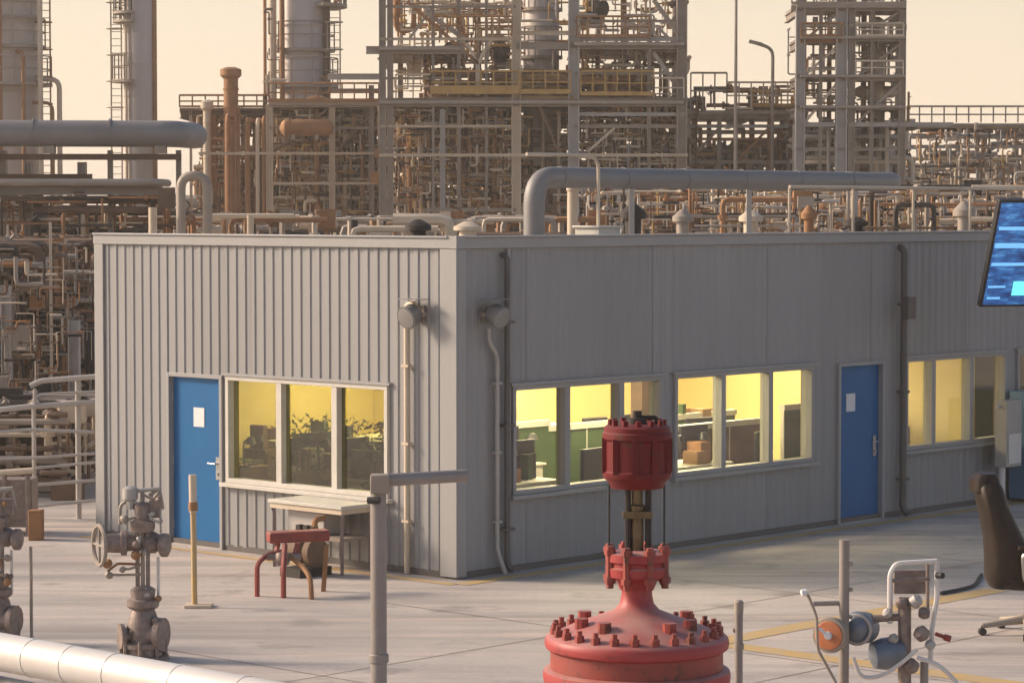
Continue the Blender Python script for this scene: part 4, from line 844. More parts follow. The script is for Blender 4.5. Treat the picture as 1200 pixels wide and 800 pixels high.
# ================================================================== foreground
# big red diaphragm control valve
Y = 14.0; sc = F_PX/Y
VX = xat(747, Y)
def zv(py): return zat(py, Y)
r = thing('control_valve', 'big red control valve with wide bolted diaphragm casing and stem drum on top', 'valve', (VX, Y, 0))
def ring(prof): return MB().lathe((VX,Y,0), [(w/sc, zv(y)) for (w, y) in prof], 40)
drum = ring([(20,571),(31,571),(34,564),(39,560),(40.5,556),(40.5,552),(38.5,550),(38.5,516),(41,513),(41,507),(39,505),(39,500),(36,498),(10,496)]).build('stem_drum', 'redd', r)
for k in range(12):
    a = 2*math.pi*k/12; q = Vector((VX+31/sc*math.cos(a), Y+31/sc*math.sin(a), zv(499))); m = MB(); m.cyl(q, q+Vector((0,0,.035)), .016, 6); m.build('bolt', 'redd', drum)
for k in range(10):
    a = 2*math.pi*k/10+.2; q = Vector((VX+39/sc*math.cos(a), Y+39/sc*math.sin(a), 0)); m = MB(); m.bar(q+Vector((0,0,zv(553))), q+Vector((0,0,zv(512))), .03, .03); m.build('rib', 'redd', drum)
m = MB(); m.lathe((VX,Y,zv(497)), [(.05,0),(.05,.03),(.025,.035),(.025,.07)], 12); m.tube([(VX+.02,Y,zv(489)),(VX+.1,Y,zv(489)),(VX+.1,Y,zv(497))], .012, 8, .03); m.build('top_fitting', 'black', drum)
m = ring([(8,645),(8,600),(10,598),(10,592),(7,590),(7,568)]); m.build('stem', 'brass', r)
for dx in (-11, 13):
    m = MB(); m.cyl((VX+dx/sc,Y-.02,zv(652)), (VX+dx/sc,Y-.02,zv(568)), 3.6/sc, 8); m.build('guide_bar', 'black', r)
m = MB(); m.obox((VX,Y-.02,zv(602)), (34/sc,.08,8/sc)); m.build('stem_clamp', 'brass', r)
for dx in (-33, 32):
    m = MB(); m.cyl((VX+dx/sc,Y,zv(655)), (VX+dx/sc,Y,zv(562)), 1.3/sc, 8); m.build('tie_rod', 'dark', r)
fl = ring([(20,690),(24,680),(36,674),(37,664),(33,662),(33,658),(37,656),(37,647),(30,645),(12,644)]).build('neck_flange', 'redp', r)
for k in range(8):
    a = 2*math.pi*(k+.5)/8; q = Vector((VX+35/sc*math.cos(a), Y+35/sc*math.sin(a), 0)); m = MB(); m.cyl(q+Vector((0,0,zv(687))), q+Vector((0,0,zv(638))), .019, 6); m.cyl(q+Vector((0,0,zv(681))), q+Vector((0,0,zv(674))), .03, 6); m.cyl(q+Vector((0,0,zv(648))), q+Vector((0,0,zv(641))), .03, 6); m.build('stud', 'redw', fl)
ring([(96,741),(80,734),(62,727),(42,720),(27,714),(20,706),(18,696),(18,688)]).build('dome', 'redp', r)
rim = ring([(104,760),(108,757),(109,752),(108,746),(105,743),(97,741),(90,740.5)]).build('upper_rim', 'redp', r)
ring([(102,781),(102,760.2)]).build('gasket_band', 'redw', r)
lrim = ring([(104,800),(110,797),(111,790),(110,784),(106,781.5),(100,781.2)]).build('lower_rim', 'redp', r)
ring([(30,905),(48,895),(80,860),(98,815),(103,800.2)]).build('bowl', 'redp', r)
for k in range(26):
    a = 2*math.pi*k/26+.05; q = Vector((VX+97/sc*math.cos(a), Y+97/sc*math.sin(a), zv(742))); m = MB(); m.cyl(q, q+Vector((0,0,.035)), .024, 6); m.cyl(q+Vector((0,0,.035)), q+Vector((0,0,.06)), .014, 6); m.build('rim_bolt', 'redw', rim)
for a in (R(200), R(235), R(150), R(100), R(330), R(30), R(300)):
    q = Vector((VX+70/sc*math.cos(a), Y+70/sc*math.sin(a), zv(733))); m = MB(); m.cyl(q-Vector((0,0,.02)), q+Vector((0,0,.055)), .035, 8); m.build('lug', 'redw', rim)
m = MB()
for u in (-1, 1): m.bar((VX+u*.13,Y,zv(903)), (VX+u*.17,Y,.92), .07, .07)
m.build('yoke', 'redp', r)
m = MB(); m.cyl((VX,Y,.95), (VX,Y,zv(900)), .03, 10); m.build('lower_stem', 'chrome', r)
m = MB(); m.lathe((VX,Y,.35), [(.1,0),(.24,.08),(.28,.2),(.24,.36),(.15,.46),(.24,.5),(.24,.57),(.1,.58)], 24); m.cyl((VX-.42,Y,.56), (VX+.42,Y,.56), .16, 20); m.build('valve_body', 'redp', r)
for u in (-1, 1):
    m = MB(); m.cyl((VX+u*.36,Y,.56), (VX+u*.46,Y,.56), .27, 24); m.build('body_flange', 'redp', r)
m = MB(); m.obox((VX,Y,.18), (.3,.3,.36)); m.build('plinth', 'steeld', r)
for u, lb in ((-1, 'pale pipe flanged to the side of the red control valve away from the instrument stand'), (1, 'pale pipe flanged to the red control valve towards the instrument stand')):
    o = tag(MB().cyl((VX+u*.465,Y,.56), (VX+u*2.2,Y,.56), .15, 20).build('process_pipe', 'palepipe'), lb, 'pipe')
    m = MB(); m.cyl((VX+u*.465,Y,.56), (VX+u*.56,Y,.56), .265, 24); m.build('flange', 'palepipe', o)
    m = MB(); m.obox((VX+u*1.6,Y,.205), (.2,.3,.41)); m.build('support', 'steeld', o)
# small grey pipe post beside the valve
Y2 = 15.0; m = MB(); x = xat(867,Y2); z0 = zat(705,Y2)
pp = thing('pipe_post', 'short grey capped pipe beside the red control valve', 'post', (x,Y2,0)); s15 = F_PX/Y2
m.cyl((x,Y2,0), (x,Y2,z0), 5/s15, 12); m.build('tube', 'post', pp)
m = MB(); m.lathe((x,Y2,z0), [(5.6/s15,-.06),(5.8/s15,0),(3/s15,.012)], 12); m.build('cap', 'steeld', pp)
m = MB(); m.lathe((x,Y2,zat(760,Y2)), [(6.4/s15,0),(6.4/s15,.03)], 12); m.cyl((x,Y2,zat(738,Y2)), (x-7/s15,Y2,zat(738,Y2)), 2.5/s15, 8); m.build('collar', 'steeld', pp)

# instrument stand at the right
Y3 = 16.0; s3 = F_PX/Y3
def q3(px, py, dy=0.0): return at(px, py, Y3+dy)
ins = thing('instrument_stand', 'cluttered grey instrument stand with orange round dial and tall post', 'instrument', (xat(1030,Y3),Y3,0))
x = xat(991,Y3); m = MB(); m.cyl((x,Y3,0), (x,Y3,zat(632,Y3)), 6.2/s3, 14); post = m.build('post', 'post', ins)
for py in (660, 690, 722): m = MB(); m.cyl((x,Y3,zat(py,Y3)), (x+9/s3,Y3-.02,zat(py,Y3)), 2.4/s3, 8); m.build('stub', 'steeld', post)
c = q3(972, 744, -.12); ax = (CAMP-c).normalized(); ax = Vector((ax.x-.35, ax.y, ax.z*.4)).normalized()
m = MB(); m.lathe(c, [(17/s3,-.09),(20/s3,-.07),(21/s3,-.01),(20/s3,.01),(17.5/s3,.012)], 26, ax); dial = m.build('dial_case', 'steeld', ins)
m = MB(); m.lathe(c+ax*.013, [(17/s3,0),(16/s3,.006),(8/s3,.008)], 26, ax); m.build('dial_face', 'orange', dial)
m = MB(); m.lathe(c+ax*.022, [(5/s3,0),(4/s3,.02)], 12, ax); m.bar(c+ax*.03, c+ax*.03+Vector((-10/s3,0,9/s3)), .006, .02); m.build('pointer', 'paper', dial)
m = MB(); m.tube([q3(941,694,-.15), q3(947,697,-.15), q3(957,722,-.15), q3(958,760,-.15), q3(980,800,-.15), q3(986,830,-.15)], 1.8/s3, 8, .03); m.build('lever', 'steeld', ins)
m = MB(); m.lathe(q3(942,694,-.15), [(.005,-.02),(4/s3,-.015),(4/s3,.015),(.005,.02)], 10, (1,.2,.2)); m.build('lever_knob', 'paper', ins)
m = MB(); m.tube([q3(953,707), q3(990,706)], 3/s3, 8); m.build('cross_tube', 'post', ins)
c = q3(1008, 735, .1); m = MB(); m.lathe(c, [(15/s3,-.1),(19/s3,-.08),(19.5/s3,.06),(14/s3,.09),(6/s3,.12)], 22, (-.5,-1,.15)); m.build('casing', 'bluegrey', ins)
m = MB(); m.torus(c+Vector((-.03,-.08,0)), 17/s3, 2/s3, (-.5,-1,.15), 22, 6); m.build('casing_rim', 'steel', ins)
m = MB(); m.tube([q3(1018,725,.1), q3(1062,722,.1)], 4.5/s3, 10); m.tube([q3(1060,700,.1), q3(1060,810,.1)], 8/s3, 10); m.build('body_tube', 'worn', ins)
m = MB(); m.lathe(q3(1040,765,.1), [(6/s3,-22/s3),(16/s3,-18/s3),(19/s3,-6/s3),(19/s3,6/s3),(16/s3,18/s3),(6/s3,22/s3)], 18, (1,.2,.12)); m.build('valve_bulb', 'bluegrey', ins)
m = MB(); m.tube([q3(1000,770,-.05), q3(1008,795,-.05), q3(1035,792,-.05), q3(1062,772,-.05), q3(1075,760,-.05)], 2.4/s3, 8, .08); m.build('hose', 'palepipe', ins)
m = MB(); m.tube([q3(1075,770,-.05), q3(1100,778,-.05), q3(1125,802,-.05), q3(1135,840,-.05)], 2.6/s3, 8, .08); m.build('hose', 'palepipe', ins)
# tubular box frame
m = MB(); m.tube([q3(1043,730,.1), q3(1043,672,.1), q3(1050,660,.1), q3(1098,657,.1)], 3.2/s3, 8, .03); m.build('guard_tube', 'palepipe', ins)
m = MB(); m.tube([q3(1098,657,.1), q3(1098,700,.1), q3(1092,735,.1), q3(1090,775,.1)], 3.2/s3, 8, .03); m.build('guard_tube', 'palepipe', ins)
m = MB(); m.tube([q3(1046,680,.1), q3(1090,678,.1)], 2.4/s3, 8); m.tube([q3(1087,660,.12), q3(1087,720,.12)], 2.2/s3, 8); m.build('guard_bar', 'worn', ins)
p = q3(1048, 668, .2); m = MB(); m.frame_box(p, Vector((38/s3,0,0)), Vector((0,.05,0)), Vector((0,0,-28/s3))); m.build('back_plate', 'worn', ins)
for px, py, rr in ((1056,706,7),(1073,704,8),(1040,718,6),(1080,742,9),(1068,780,9),(1083,718,7),(1047,748,6),(1090,755,6)):
    m = MB(); m.lathe(q3(px,py,.06), [(rr*.5/s3,-rr*.9/s3),(rr/s3,-rr*.5/s3),(rr/s3,rr*.5/s3),(rr*.5/s3,rr*.9/s3)], 10, (rr%3-1, -.5, 1)); m.build('fitting', 'worn' if rr%2 else 'steel', ins)
m = MB(); m.cyl(q3(1098,674,.08), q3(1105,674,.04), 3.6/s3, 10); m.build('knob', 'dark', ins)
m = MB(); m.tube([q3(1096,742,.1), q3(1110,747,.1)], 2.4/s3, 8); m.lathe(q3(1110,747,.1), [(4/s3,-.02),(4/s3,.02)], 10, (1,0,-.3)); m.build('side_cock', 'redw', ins)
for px in (1062, 1086): xx = xat(px, Y3+.1); m = MB(); m.cyl((xx,Y3+.1,0), (xx,Y3+.1,zat(775,Y3+.1)), 5/s3, 10); m.build('leg', 'post', ins)
m = MB(); m.box(xat(975,Y3), xat(1105,Y3), Y3-.2, Y3+.4, 0.0, .06); m.build('base_plate', 'steeld', ins)
p0, p1 = gnd(1102, 697), gnd(1150, 675)
m = MB(); m.tube([p0+Vector((0,0,.02)), (p0+p1)/2+Vector((.1,-.25,.02)), p1+Vector((0,0,.02))], .022, 6, .5); tag(m.build('loose_hose', 'dark'), 'short dark hose lying on the concrete near the swivel chair', 'hose')

# weathered valve stands at the left
def valve_stand(label, px, base_y, sgn=1):
    b = gnd(px, base_y); Yb = b.y; sv = F_PX/Yb; x = b.x
    r = thing('valve_stand', label, 'valve', (x, Yb, 0), 'weathered valve stands at the pale pipe')
    k = (base_y-565)/205.0/sv              # metres per design pixel, 205 px tall
    def q(dx, h, dy=0.0): return Vector((x+dx*k*sgn, Yb+dy, h*k))
    m = MB(); m.lathe((x,Yb,0), [(30*k,0),(30*k,5*k),(24*k,6*k),(23*k,14*k),(26*k,15*k),(26*k,20*k),(18*k,22*k),(19*k,40*k),(15*k,55*k),(12*k,62*k)], 18); body = m.build('body', 'worn', r)
    for j in range(8):
        a = 2*math.pi*j/8; m = MB(); e = Vector((26*k*math.cos(a), 26*k*math.sin(a), 0)); m.cyl(Vector((x,Yb,3*k))+e, Vector((x,Yb,24*k))+e, 2.6*k, 6); m.build('bolt', 'worn', body)
    m = MB(); m.lathe(q(0,30), [(16*k,-.0),(16*k,18*k),(20*k,19*k),(20*k,26*k)], 14, (1,-.3,0)); m.build('side_flange', 'worn', body)
    m = MB(); m.lathe(q(-8,28), [(10*k,0),(10*k,14*k),(15*k,15*k),(15*k,20*k)], 14, (-1,-.4,0)); m.build('side_flange', 'worn', body)
    m = MB(); m.lathe((x,Yb,60*k), [(16*k,0),(19*k,3*k),(19*k,10*k),(14*k,12*k),(15*k,22*k),(9*k,26*k)], 14); m.build('bonnet', 'worn', r)
    for dx in (-6, 6):
        m = MB(); m.bar(q(dx,84), q(dx,150), 4.5*k, 5*k); m.build('yoke_arm', 'worn', r)
    m = MB(); m.cyl(q(0,84), q(0,196), 2.4*k, 8); m.build('stem', 'steeld', r)
    m = MB(); m.lathe(q(-46,136), [(7*k,0),(11*k,4*k),(12*k,20*k),(15*k,21*k),(15*k,27*k),(10*k,28*k),(10*k,44*k),(13*k,46*k),(13*k,60*k),(9*k,66*k)], 14, (sgn,.15,0)); m.build('gearbox', 'worn', r)
    w = q(-50, 134, -.02); m = MB(); m.torus(w, 23*k, 2.6*k, (1*sgn,.5,.0), 22, 6)
    for j in range(4):
        a = math.pi/2*j; u = Vector((-.447*sgn,.894,0))*math.cos(a)*23*k + Vector((0,0,1))*math.sin(a)*23*k; m.cyl(w, w+u, 1.6*k, 6)
    m.build('handwheel', 'steeld', r)
    m = MB(); m.lathe(q(20,134), [(9*k,0),(14*k,3*k),(14*k,9*k),(8*k,12*k)], 12, (sgn,-.2,0)); m.build('end_cover', 'worn', r)
    m = MB(); m.lathe((x,Yb,150*k), [(13*k,0),(15*k,4*k),(15*k,12*k),(9*k,14*k),(10*k,30*k),(7*k,34*k)], 14); m.build('top_housing', 'worn', r)
    m = MB(); m.lathe(q(-14,186), [(6*k,0),(9*k,2*k),(9*k,14*k),(4*k,17*k)], 12); m.tube([q(-14,176), q(-14,190)], 5*k, 8); m.build('indicator', 'steel', r)
    m = MB(); m.tube([q(-26,158), q(-26,180), q(-12,190)], 2*k, 6, .04); m.build('small_tube', 'steeld', r)
    m = MB(); m.tube([q(8,192), q(20,200), q(24,176)], 2*k, 6, .04); m.build('small_tube', 'steeld', r)
    m = MB(); m.obox(q(14,176,.02), (12*k,10*k,20*k)); m.build('switch_box', 'worn', r)
    m = MB(); m.cyl(q(-20,196), q(20,200), 2.4*k, 8); m.build('top_bar', 'steel', r)
    rv = random.Random(int(base_y))
    for j in range(16):
        h = rv.uniform(30, 195); dx = rv.uniform(-24, 24) if h > 145 or h < 70 else rv.uniform(-40, 22); dy = -rv.uniform(.06, .12); rr = rv.uniform(2.5, 5.5)
        m = MB(); m.tube([q(0, h+rv.uniform(-6,6)), q(dx*.7, h, dy*.8), q(dx, h+rv.uniform(-9,9), dy)], 1.5*k, 6, .02); m.lathe(q(dx, h, dy), [(rr*.6*k,-rr*k),(rr*k,-rr*.5*k),(rr*k,rr*.5*k),(rr*.6*k,rr*k)], 8, (rv.uniform(-1,1), -.6, rv.uniform(-1,1))); m.build('fitting', rv.choice(('worn','steel','steeld','rust')), r)
    m = MB(); m.tube([q(18,66), q(18,120)], 1.8*k, 6); m.build('sight_tube', 'palepipe', r)
    return r
valve_stand('weathered grey valve stand with handwheel standing before the blue door', 168, 772)
valve_stand('weathered grey valve stand beside the worn steel cabinet and thin rod', -2, 753)
b = gnd(37, 752); m = MB(); m.cyl(b, (b.x,b.y,zat(640,b.y)), .016, 8); o = tag(m.build('marker_rod', 'steeld'), 'thin upright rod standing beside the pale pipe', 'rod')
m = MB(); m.lathe(b, [(.05,0),(.05,.03),(.02,.05)], 10); m.build('foot', 'steeld', o)
# pale insulated pipe along the bottom left
zp = .62; pa, pb = gnd(-60, 752, zp), gnd(330, 824, zp)
r = thing('insulated_pipe', 'thick pale insulated pipe running low across the yard in front of the valve stands', 'pipe', (pa.x, pa.y, zp))
d = (pb-pa).normalized(); m = MB(); m.tube([pa-d*2, pb+d*1.5], .155, 20); m.build('pipe_run', 'palepipe', r)
L = (pb-pa).length
for t in (.28, .40, .53, .72, .9):
    c = pa+d*L*t; m = MB(); m.cyl(c, c+d*.03, .159, 20); m.build('joint_band', 'palepipe', r)
for t in (.12, .62, .95):
    c = pa+d*L*t; m = MB(); m.bar((c.x,c.y,0), (c.x,c.y,zp-.14), .12, .12); m.obox((c.x,c.y,.02), (.4,.3,.04)); m.build('support', 'steeld', r)
zp2 = .3; pc, pd = gnd(-60, 792, zp2), gnd(330, 870, zp2); d2 = (pd-pc).normalized()
o = tag(MB().tube([pc-d2*2, pd+d2*1.5], .09, 14).build('lower_pipe', 'steel'), 'thinner grey pipe lying below the thick pale insulated pipe', 'pipe')
for t in (.2, .7): c = pc.lerp(pd, t); m = MB(); m.obox((c.x,c.y,(zp2-.085)/2), (.15,.2,zp2-.085)); m.build('support', 'steeld', o)
# grey gallows post
Y4 = 23.4; s4 = F_PX/Y4
r = thing('pipe_gallows', 'grey pipe post with short arm pointing along the building corner', 'post', (xat(443,Y4),Y4,0)); x = xat(443,Y4)
m = MB(); m.cyl((x,Y4,0), (x,Y4,zat(562,Y4)), 9.6/s4, 18); m.build('upright', 'post', r)
m = MB(); m.lathe((x,Y4,zat(776,Y4)), [(10.5/s4,0),(11.8/s4,.01),(11.8/s4,.07),(10.5/s4,.08)], 18); m.build('coupling', 'post', r)
m = MB(); m.lathe((x,Y4,0), [(.16,0),(.16,.02),(.08,.04)], 18); m.build('base_flange', 'steeld', r)
m = MB(); m.tube([(x-4/s4,Y4,zat(563,Y4)), (xat(546,Y4+.35),Y4+.35,zat(557,Y4+.35))], 7.6/s4, 14); m.build('arm', 'post', r)
m = MB(); m.obox((x+2/s4,Y4-.02,zat(566,Y4)), (22/s4,.17,22/s4)); m.build('corner_block', 'steeld', r, bevel=.01)
m = MB(); m.cyl((x-12/s4,Y4-.06,zat(585,Y4)), (x+2/s4,Y4-.09,zat(585,Y4)), .03, 10); m.build('clamp_bolt', 'dark', r)
# pale yellow bollard post
b = gnd(228, 711); r = thing('marker_post', 'thin pale yellow post on a flat foot before the blue door of the short wall', 'post', b); Yb = b.y; sb = F_PX/Yb
m = MB(); m.tube([(b.x,Yb,.03),(b.x-.5/sb,Yb,zat(640,Yb)),(b.x-1/sb,Yb,zat(600,Yb))], 3.4/sb, 10); m.build('tube', 'marking', r)
m = MB(); m.tube([(b.x-1/sb,Yb,zat(600,Yb)),(b.x-1.5/sb,Yb,zat(556,Yb))], 4.6/sb, 10); m.build('sleeve', 'creams', r)
m = MB(); m.cyl((b.x-1/sb,Yb,zat(598,Yb)), (b.x-1/sb,Yb,zat(588,Yb)), 5.6/sb, 10); m.build('band', 'rust', r)
m = MB(); m.box(b.x-.1, b.x+.19, Yb-.12, Yb+.12, 0, .035); m.build('foot_plate', 'creams', r, bevel=.006)
# red trestle with bent pipe legs
b = gnd(334, 700); Yb = b.y; sb = F_PX/Yb
def qt(px, py, dy=0): return at(px, py, Yb+dy)
r = thing('trestle', 'red topped trestle on bent dark pipe legs in front of the white bench', 'trestle', (xat(334,Yb),Yb,0))
m = MB(); p = qt(316, 637, .25); m.frame_box(p, Vector((70/sb,.25,0)), Vector((-.06,.2,0)), Vector((0,0,13/sb))); m.build('top_bar', 'redw', r, bevel=.02)
m = MB(); m.tube([(xat(300,Yb+.1),Yb+.1,0), (xat(300,Yb+.1),Yb+.1,zat(662,Yb)), (xat(312,Yb+.2),Yb+.2,zat(652,Yb)), (xat(330,Yb+.3),Yb+.3,zat(650,Yb))], 3.1/sb, 8, .06); m.build('leg', 'redw', r)
m = MB(); m.tube([(xat(331,Yb),Yb,0), (xat(331,Yb),Yb,zat(668,Yb)), (xat(333,Yb+.2),Yb+.2,zat(640,Yb))], 3.3/sb, 8, .06); m.build('leg', 'redw', r)
m = MB(); m.tube([(xat(364,Yb-.12),Yb-.12,0), (xat(363,Yb-.12),Yb-.12,zat(676,Yb)), (xat(357,Yb),Yb,zat(667,Yb)), (xat(340,Yb+.2),Yb+.2,zat(655,Yb)), (xat(326,Yb+.3),Yb+.3,zat(650,Yb))], 3.1/sb, 8, .08); m.build('leg', 'rust', r)
m = MB(); m.tube([qt(312,652,.2), qt(352,652,.3)], 4.5/sb, 8); m.lathe(qt(331,655,.2), [(7/sb,-7/sb),(9/sb,-3/sb),(9/sb,3/sb),(7/sb,8/sb)], 10); m.build('hub', 'worn', r)
for px in (322, 345): m = MB(); m.bar(qt(px,652,.3), qt(px+4,636,.35), .04, .04); m.build('riser', 'redw', r)
m = MB(); m.bar((xat(378,Yb+.5),Yb+.5,0), (xat(382,Yb+.45),Yb+.45,zat(638,Yb+.45)), .05, .05); m.build('leg', 'rust', r)
# white topped bench with gear beneath
s0_, s1_ = hit('L', 366, 600)[0], hit('L', 452, 600)[0]
sa, sb_ = min(s0_, s1_), max(s0_, s1_)
r = thing('work_bench', 'white topped bench with grey box below standing against the short wall', 'bench', W('L', (sa+sb_)/2, .45, 0))
m = MB(); fbox(m, 'L', sa, sb_, .14, .72, .76, .80); m.build('bench_top', 'white', r, bevel=.006)
m = MB(); fbox(m, 'L', sa+.02, sb_-.02, .16, .70, .70, .76); m.build('apron', 'creams', r)
for s in (sa+.05, sb_-.05):
    for o_ in (.2, .66): m = MB(); m.bar(W('L',s,o_,0), W('L',s,o_,.70), .04, .04); m.build('leg', 'worn', r)
tag(MB().frame_box(W('L',sb_-.2,.22,.42), W('L',-.62,0,0)-W('L',0,0,0), W('L',0,.36,0)-W('L',0,0,0), Vector((0,0,.26))).build('tool_box', 'steel', bevel=.01), 'grey tool box on the shelf of the white topped bench', 'box')
m = MB(); fbox(m, 'L', sa+.06, sb_-.06, .2, .66, .38, .415); m.build('shelf', 'steeld', r)
g = thing('pump_unit', 'dark rusty pump standing under the end of the white bench', 'pump', W('L', sa+.35, .85, 0))
c = W('L', sa+.35, .95, 0)
m = MB(); m.obox(c+Vector((0,0,.05)), (.5,.34,.1), AL); m.build('skid', 'black', g)
m = MB(); m.lathe(c+DL*.22+Vector((0,0,.28)), [(.08,0),(.14,.02),(.15,.22),(.1,.25),(.1,.32),(.17,.33),(.17,.42),(.06,.45)], 14, -DL); m.build('motor', 'brown', g)
m = MB(); m.tube([c-DL*.15+Vector((0,0,.35)), c-DL*.15+Vector((0,0,.66)), c-DL*.15+DR*.15+Vector((0,0,.66))], .035, 8, .06); m.build('outlet', 'rust', g)
for k in range(3): m = MB(); m.obox(c+DL*(.1-.12*k)+Vector((0,0,.5)), (.07,.07,.16), AL); m.build('fitting', 'black', g)

# swivel chair, blue cabinet and display at the right
b = gnd(1204, 743); Yb = b.y; sb = F_PX/Yb; cx = b.x
r = thing('swivel_chair', 'tall brown leather swivel chair on castors standing on the concrete', 'chair', (cx, Yb, 0))
for k in range(5):
    a = R(186+72*k); e = Vector((math.cos(a), math.sin(a), 0)); tip = Vector((cx,Yb,0))+e*.46
    m = MB(); m.tube([Vector((cx,Yb,.15))+e*.04, Vector((cx,Yb,.13))+e*.2, tip+Vector((0,0,.095))], [.045,.036,.026], 8); lg = m.build('base_leg', 'steeld', r)
    m = MB(); n_ = Vector((-e.y,e.x,0)); m.cyl(tip-n_*.03+Vector((0,0,.038)), tip+n_*.03+Vector((0,0,.038)), .038, 12); m.bar(tip+Vector((0,0,.04)), tip+Vector((0,0,.1)), .02, .02); m.build('castor', 'plast', lg)
m = MB(); m.cyl((cx,Yb,.12), (cx,Yb,.5), .035, 12); m.build('gas_lift', 'plast', r)
def skin(name, rows, mt):
    m = MB(); n = 16; vs = []
    for (x, z, hw, th) in rows:
        for k in range(n):
            a = 2*math.pi*k/n; ca, sa__ = math.cos(a), math.sin(a)
            vs.append((cx + x + math.copysign(abs(ca)**.6, ca)*th, Yb + math.copysign(abs(sa__)**.6, sa__)*hw, z))
    k_ = len(rows); fs = [(i*n+j, i*n+(j+1)%n, (i+1)*n+(j+1)%n, (i+1)*n+j) for i in range(k_-1) for j in range(n)] + [tuple(range(n-1,-1,-1)), tuple(range((k_-1)*n, k_*n))]
    m.add(vs, fs); return m.build(name, mt, r)
skin('seat', [(.04,.47,.26,.3),(.02,.49,.31,.37),(.02,.58,.32,.39),(.04,.62,.29,.35)], 'leather')
skin('backrest', [(-.20,.48,.24,.18),(-.17,.56,.29,.25),(-.18,.75,.31,.24),(-.24,.95,.31,.19),(-.31,1.15,.3,.16),(-.37,1.33,.28,.14),(-.40,1.47,.25,.13),(-.41,1.55,.18,.09),(-.41,1.58,.1,.05)], 'leather')
skin('headrest', [(-.43,1.40,.17,.1),(-.44,1.44,.2,.14),(-.44,1.55,.2,.14),(-.43,1.61,.16,.09)], 'leather')
for u in (-1, 1):
    m = MB(); m.tube([(cx-.05,Yb+u*.3,.52),(cx-.1,Yb+u*.36,.6),(cx-.12,Yb+u*.36,.85),(cx+.12,Yb+u*.36,.88)], .022, 8, .06); ar = m.build('armrest', 'chrome', r)
    m = MB(); m.obox((cx,Yb+u*.36,.9), (.34,.08,.045)); m.build('arm_pad', 'leather', ar, bevel=.015)
sA_, _ = hit('R', 1174, 520); 
r = thing('blue_cabinet', 'blue steel cabinet with dark upper door against the long wall beyond the windows', 'cabinet', W('R', sA_+.5, .4, 0))
m = MB(); fbox(m, 'R', sA_, sA_+1.1, .12, .62, .05, 1.6); m.build('body', 'cabblue', r, bevel=.01)
m = MB(); fbox(m, 'R', sA_+.04, sA_+1.06, .6205, .635, 1.02, 1.56); m.build('upper_door', 'plast', r)
m = MB(); fbox(m, 'R', sA_+.04, sA_+1.06, .6205, .635, .12, .98); ld = m.build('lower_door', 'cabblue', r)
m = MB(); fbox(m, 'R', sA_+.3, sA_+.32, .636, .66, .6, .75); m.build('handle', 'chrome', ld)
for a in (sA_+.1, sA_+1.0): m = MB(); fbox(m, 'R', a-.04, a+.04, .15, .58, 0, .049); m.build('foot', 'dark', r)
sP, _ = hit('R', 1150, 520); r = thing('service_post', 'pale grey service post with small box in front of the long wall window', 'post', W('R', sP, .35, 0))
m = MB(); m.cyl(W('R',sP,.35,0), W('R',sP,.35,1.25), .05, 12); m.build('tube', 'palepipe', r)
m = MB(); fbox(m, 'R', sP-.06, sP+.34, .26, .46, .55, 1.5); m.build('service_box', 'steel', r, bevel=.01)
m = MB(); fbox(m, 'R', sP-.02, sP+.30, .4605, .475, .6, 1.02); m.build('box_door', 'palepipe', r)
m = MB(); m.cyl(W('R',sP-.15,.35,1.42), W('R',sP+.1,.35,1.42), .02, 8); m.build('side_tube', 'palepipe', r)
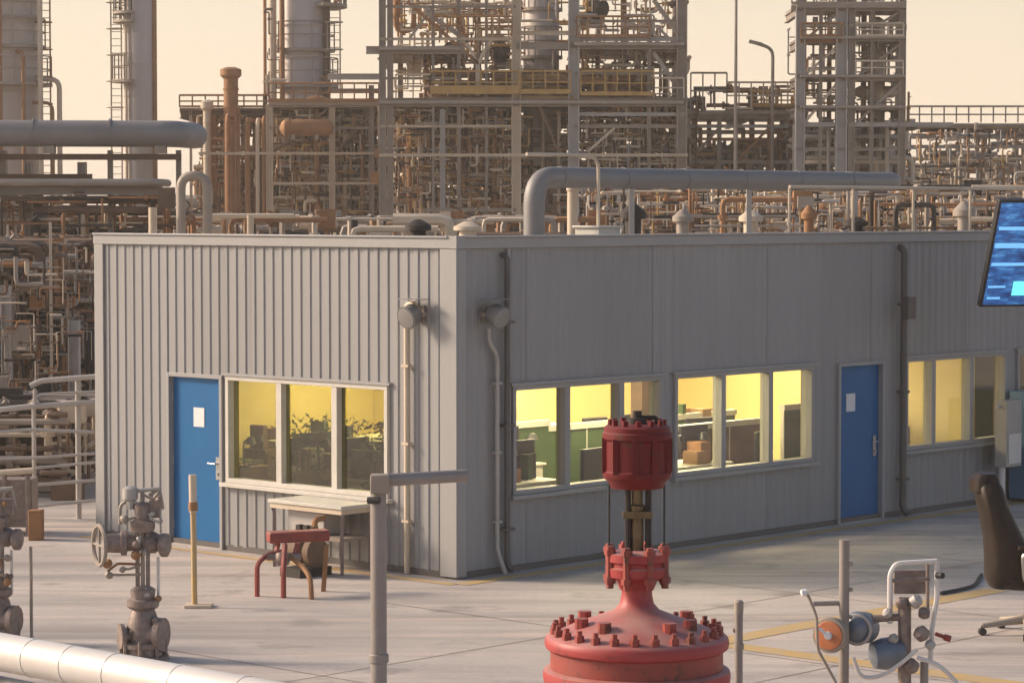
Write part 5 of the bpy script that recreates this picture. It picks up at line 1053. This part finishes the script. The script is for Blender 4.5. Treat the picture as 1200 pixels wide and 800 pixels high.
# display on a mast
Yd = 36.0; c0 = at(1148, 360, Yd); psi, th = R(19), R(-20); wd, hd = 2.5, 1.5
wv = Vector((math.cos(psi), math.sin(psi), 0)); hv = Vector((-math.sin(psi)*math.sin(th), math.cos(psi)*math.sin(th), math.cos(th))); nv = wv.cross(hv)
r = thing('display_screen', 'large outdoor display glowing blue, tilted on a mast before the long wall', 'screen', Vector((c0.x, c0.y, 0))+wv*wd/2-nv*.3)
m = MB(); m.frame_box(c0, wv*wd, hv*hd, nv*(-.09)); m.build('housing', 'plast', r, bevel=.01)
mb = MB(); e = .035; q0 = c0+wv*e+hv*e+nv*.002; mb.add([q0, q0+wv*(wd-2*e), q0+wv*(wd-2*e)+hv*(hd-2*e), q0+hv*(hd-2*e)], [(0,1,2,3)]); o = mb.build('picture', 'screen', r)
uv = o.data.uv_layers.new(name='UVMap')
for i, t in enumerate(((0,0),(1.66,0),(1.66,1),(0,1))): uv.data[i].uv = t
for (u, v, w, h, nm) in ((.02,.80,.62,.07,'bright_bar'),(.02,.55,.75,.045,'bright_bar'),(.03,.24,.26,.03,'bright_bar'),(.40,.13,.3,.2,'bright_tile'),(.03,1.05,.5,.05,'bright_bar'),(1.1,.5,.5,.3,'bright_tile'),(.04,.08,.2,.03,'bright_bar'),(.9,.9,1.2,.05,'bright_bar'),(.9,1.15,1.0,.05,'bright_bar'),(1.8,.3,.4,.35,'bright_tile')):
    q = q0+wv*u+hv*v+nv*.002; k = MB().add([q, q+wv*w, q+wv*w+hv*h, q+hv*h], [(0,1,2,3)]); k.build(nm, 'glowbar' if nm == 'bright_bar' else 'glowtile', r)
mc = c0+wv*wd/2-nv*.25; m = MB(); m.cyl((mc.x,mc.y,0), (mc.x,mc.y,(c0+hv*hd*.6).z), .08, 14); m.build('mast', 'steeld', r)
m = MB(); m.bar(c0+wv*wd/2+hv*hd*.5-nv*.09, Vector((mc.x,mc.y,(c0+hv*hd*.5).z)), .2, .12); m.build('bracket', 'steeld', r)
m = MB(); m.lathe((mc.x,mc.y,0), [(.25,0),(.25,.03),(.1,.05)], 16); m.build('mast_foot', 'steeld', r)

# ------------------------------------------------------------------ warm dusty air
m = MB(); m.box(-1510, 1510, -210, 2510, -1.0, 27.0); hz = tag(m.build('haze', 'lining'), 'thin warm dusk haze hanging over the plant', 'haze', kind='stuff')
vm = bpy.data.materials.new('dusk_air'); vm.use_nodes = True; n_, l_ = vm.node_tree.nodes, vm.node_tree.links; n_.remove(n_['Principled BSDF'])
pv = n_.new('ShaderNodeVolumePrincipled'); pv.inputs['Color'].default_value = (.99,.92,.82,1); pv.inputs['Density'].default_value = .0007; pv.inputs['Anisotropy'].default_value = .2
l_.new(pv.outputs[0], n_['Material Output'].inputs['Volume']); hz.data.materials.clear(); hz.data.materials.append(vm)
scn.cycles.volume_bounces = 2
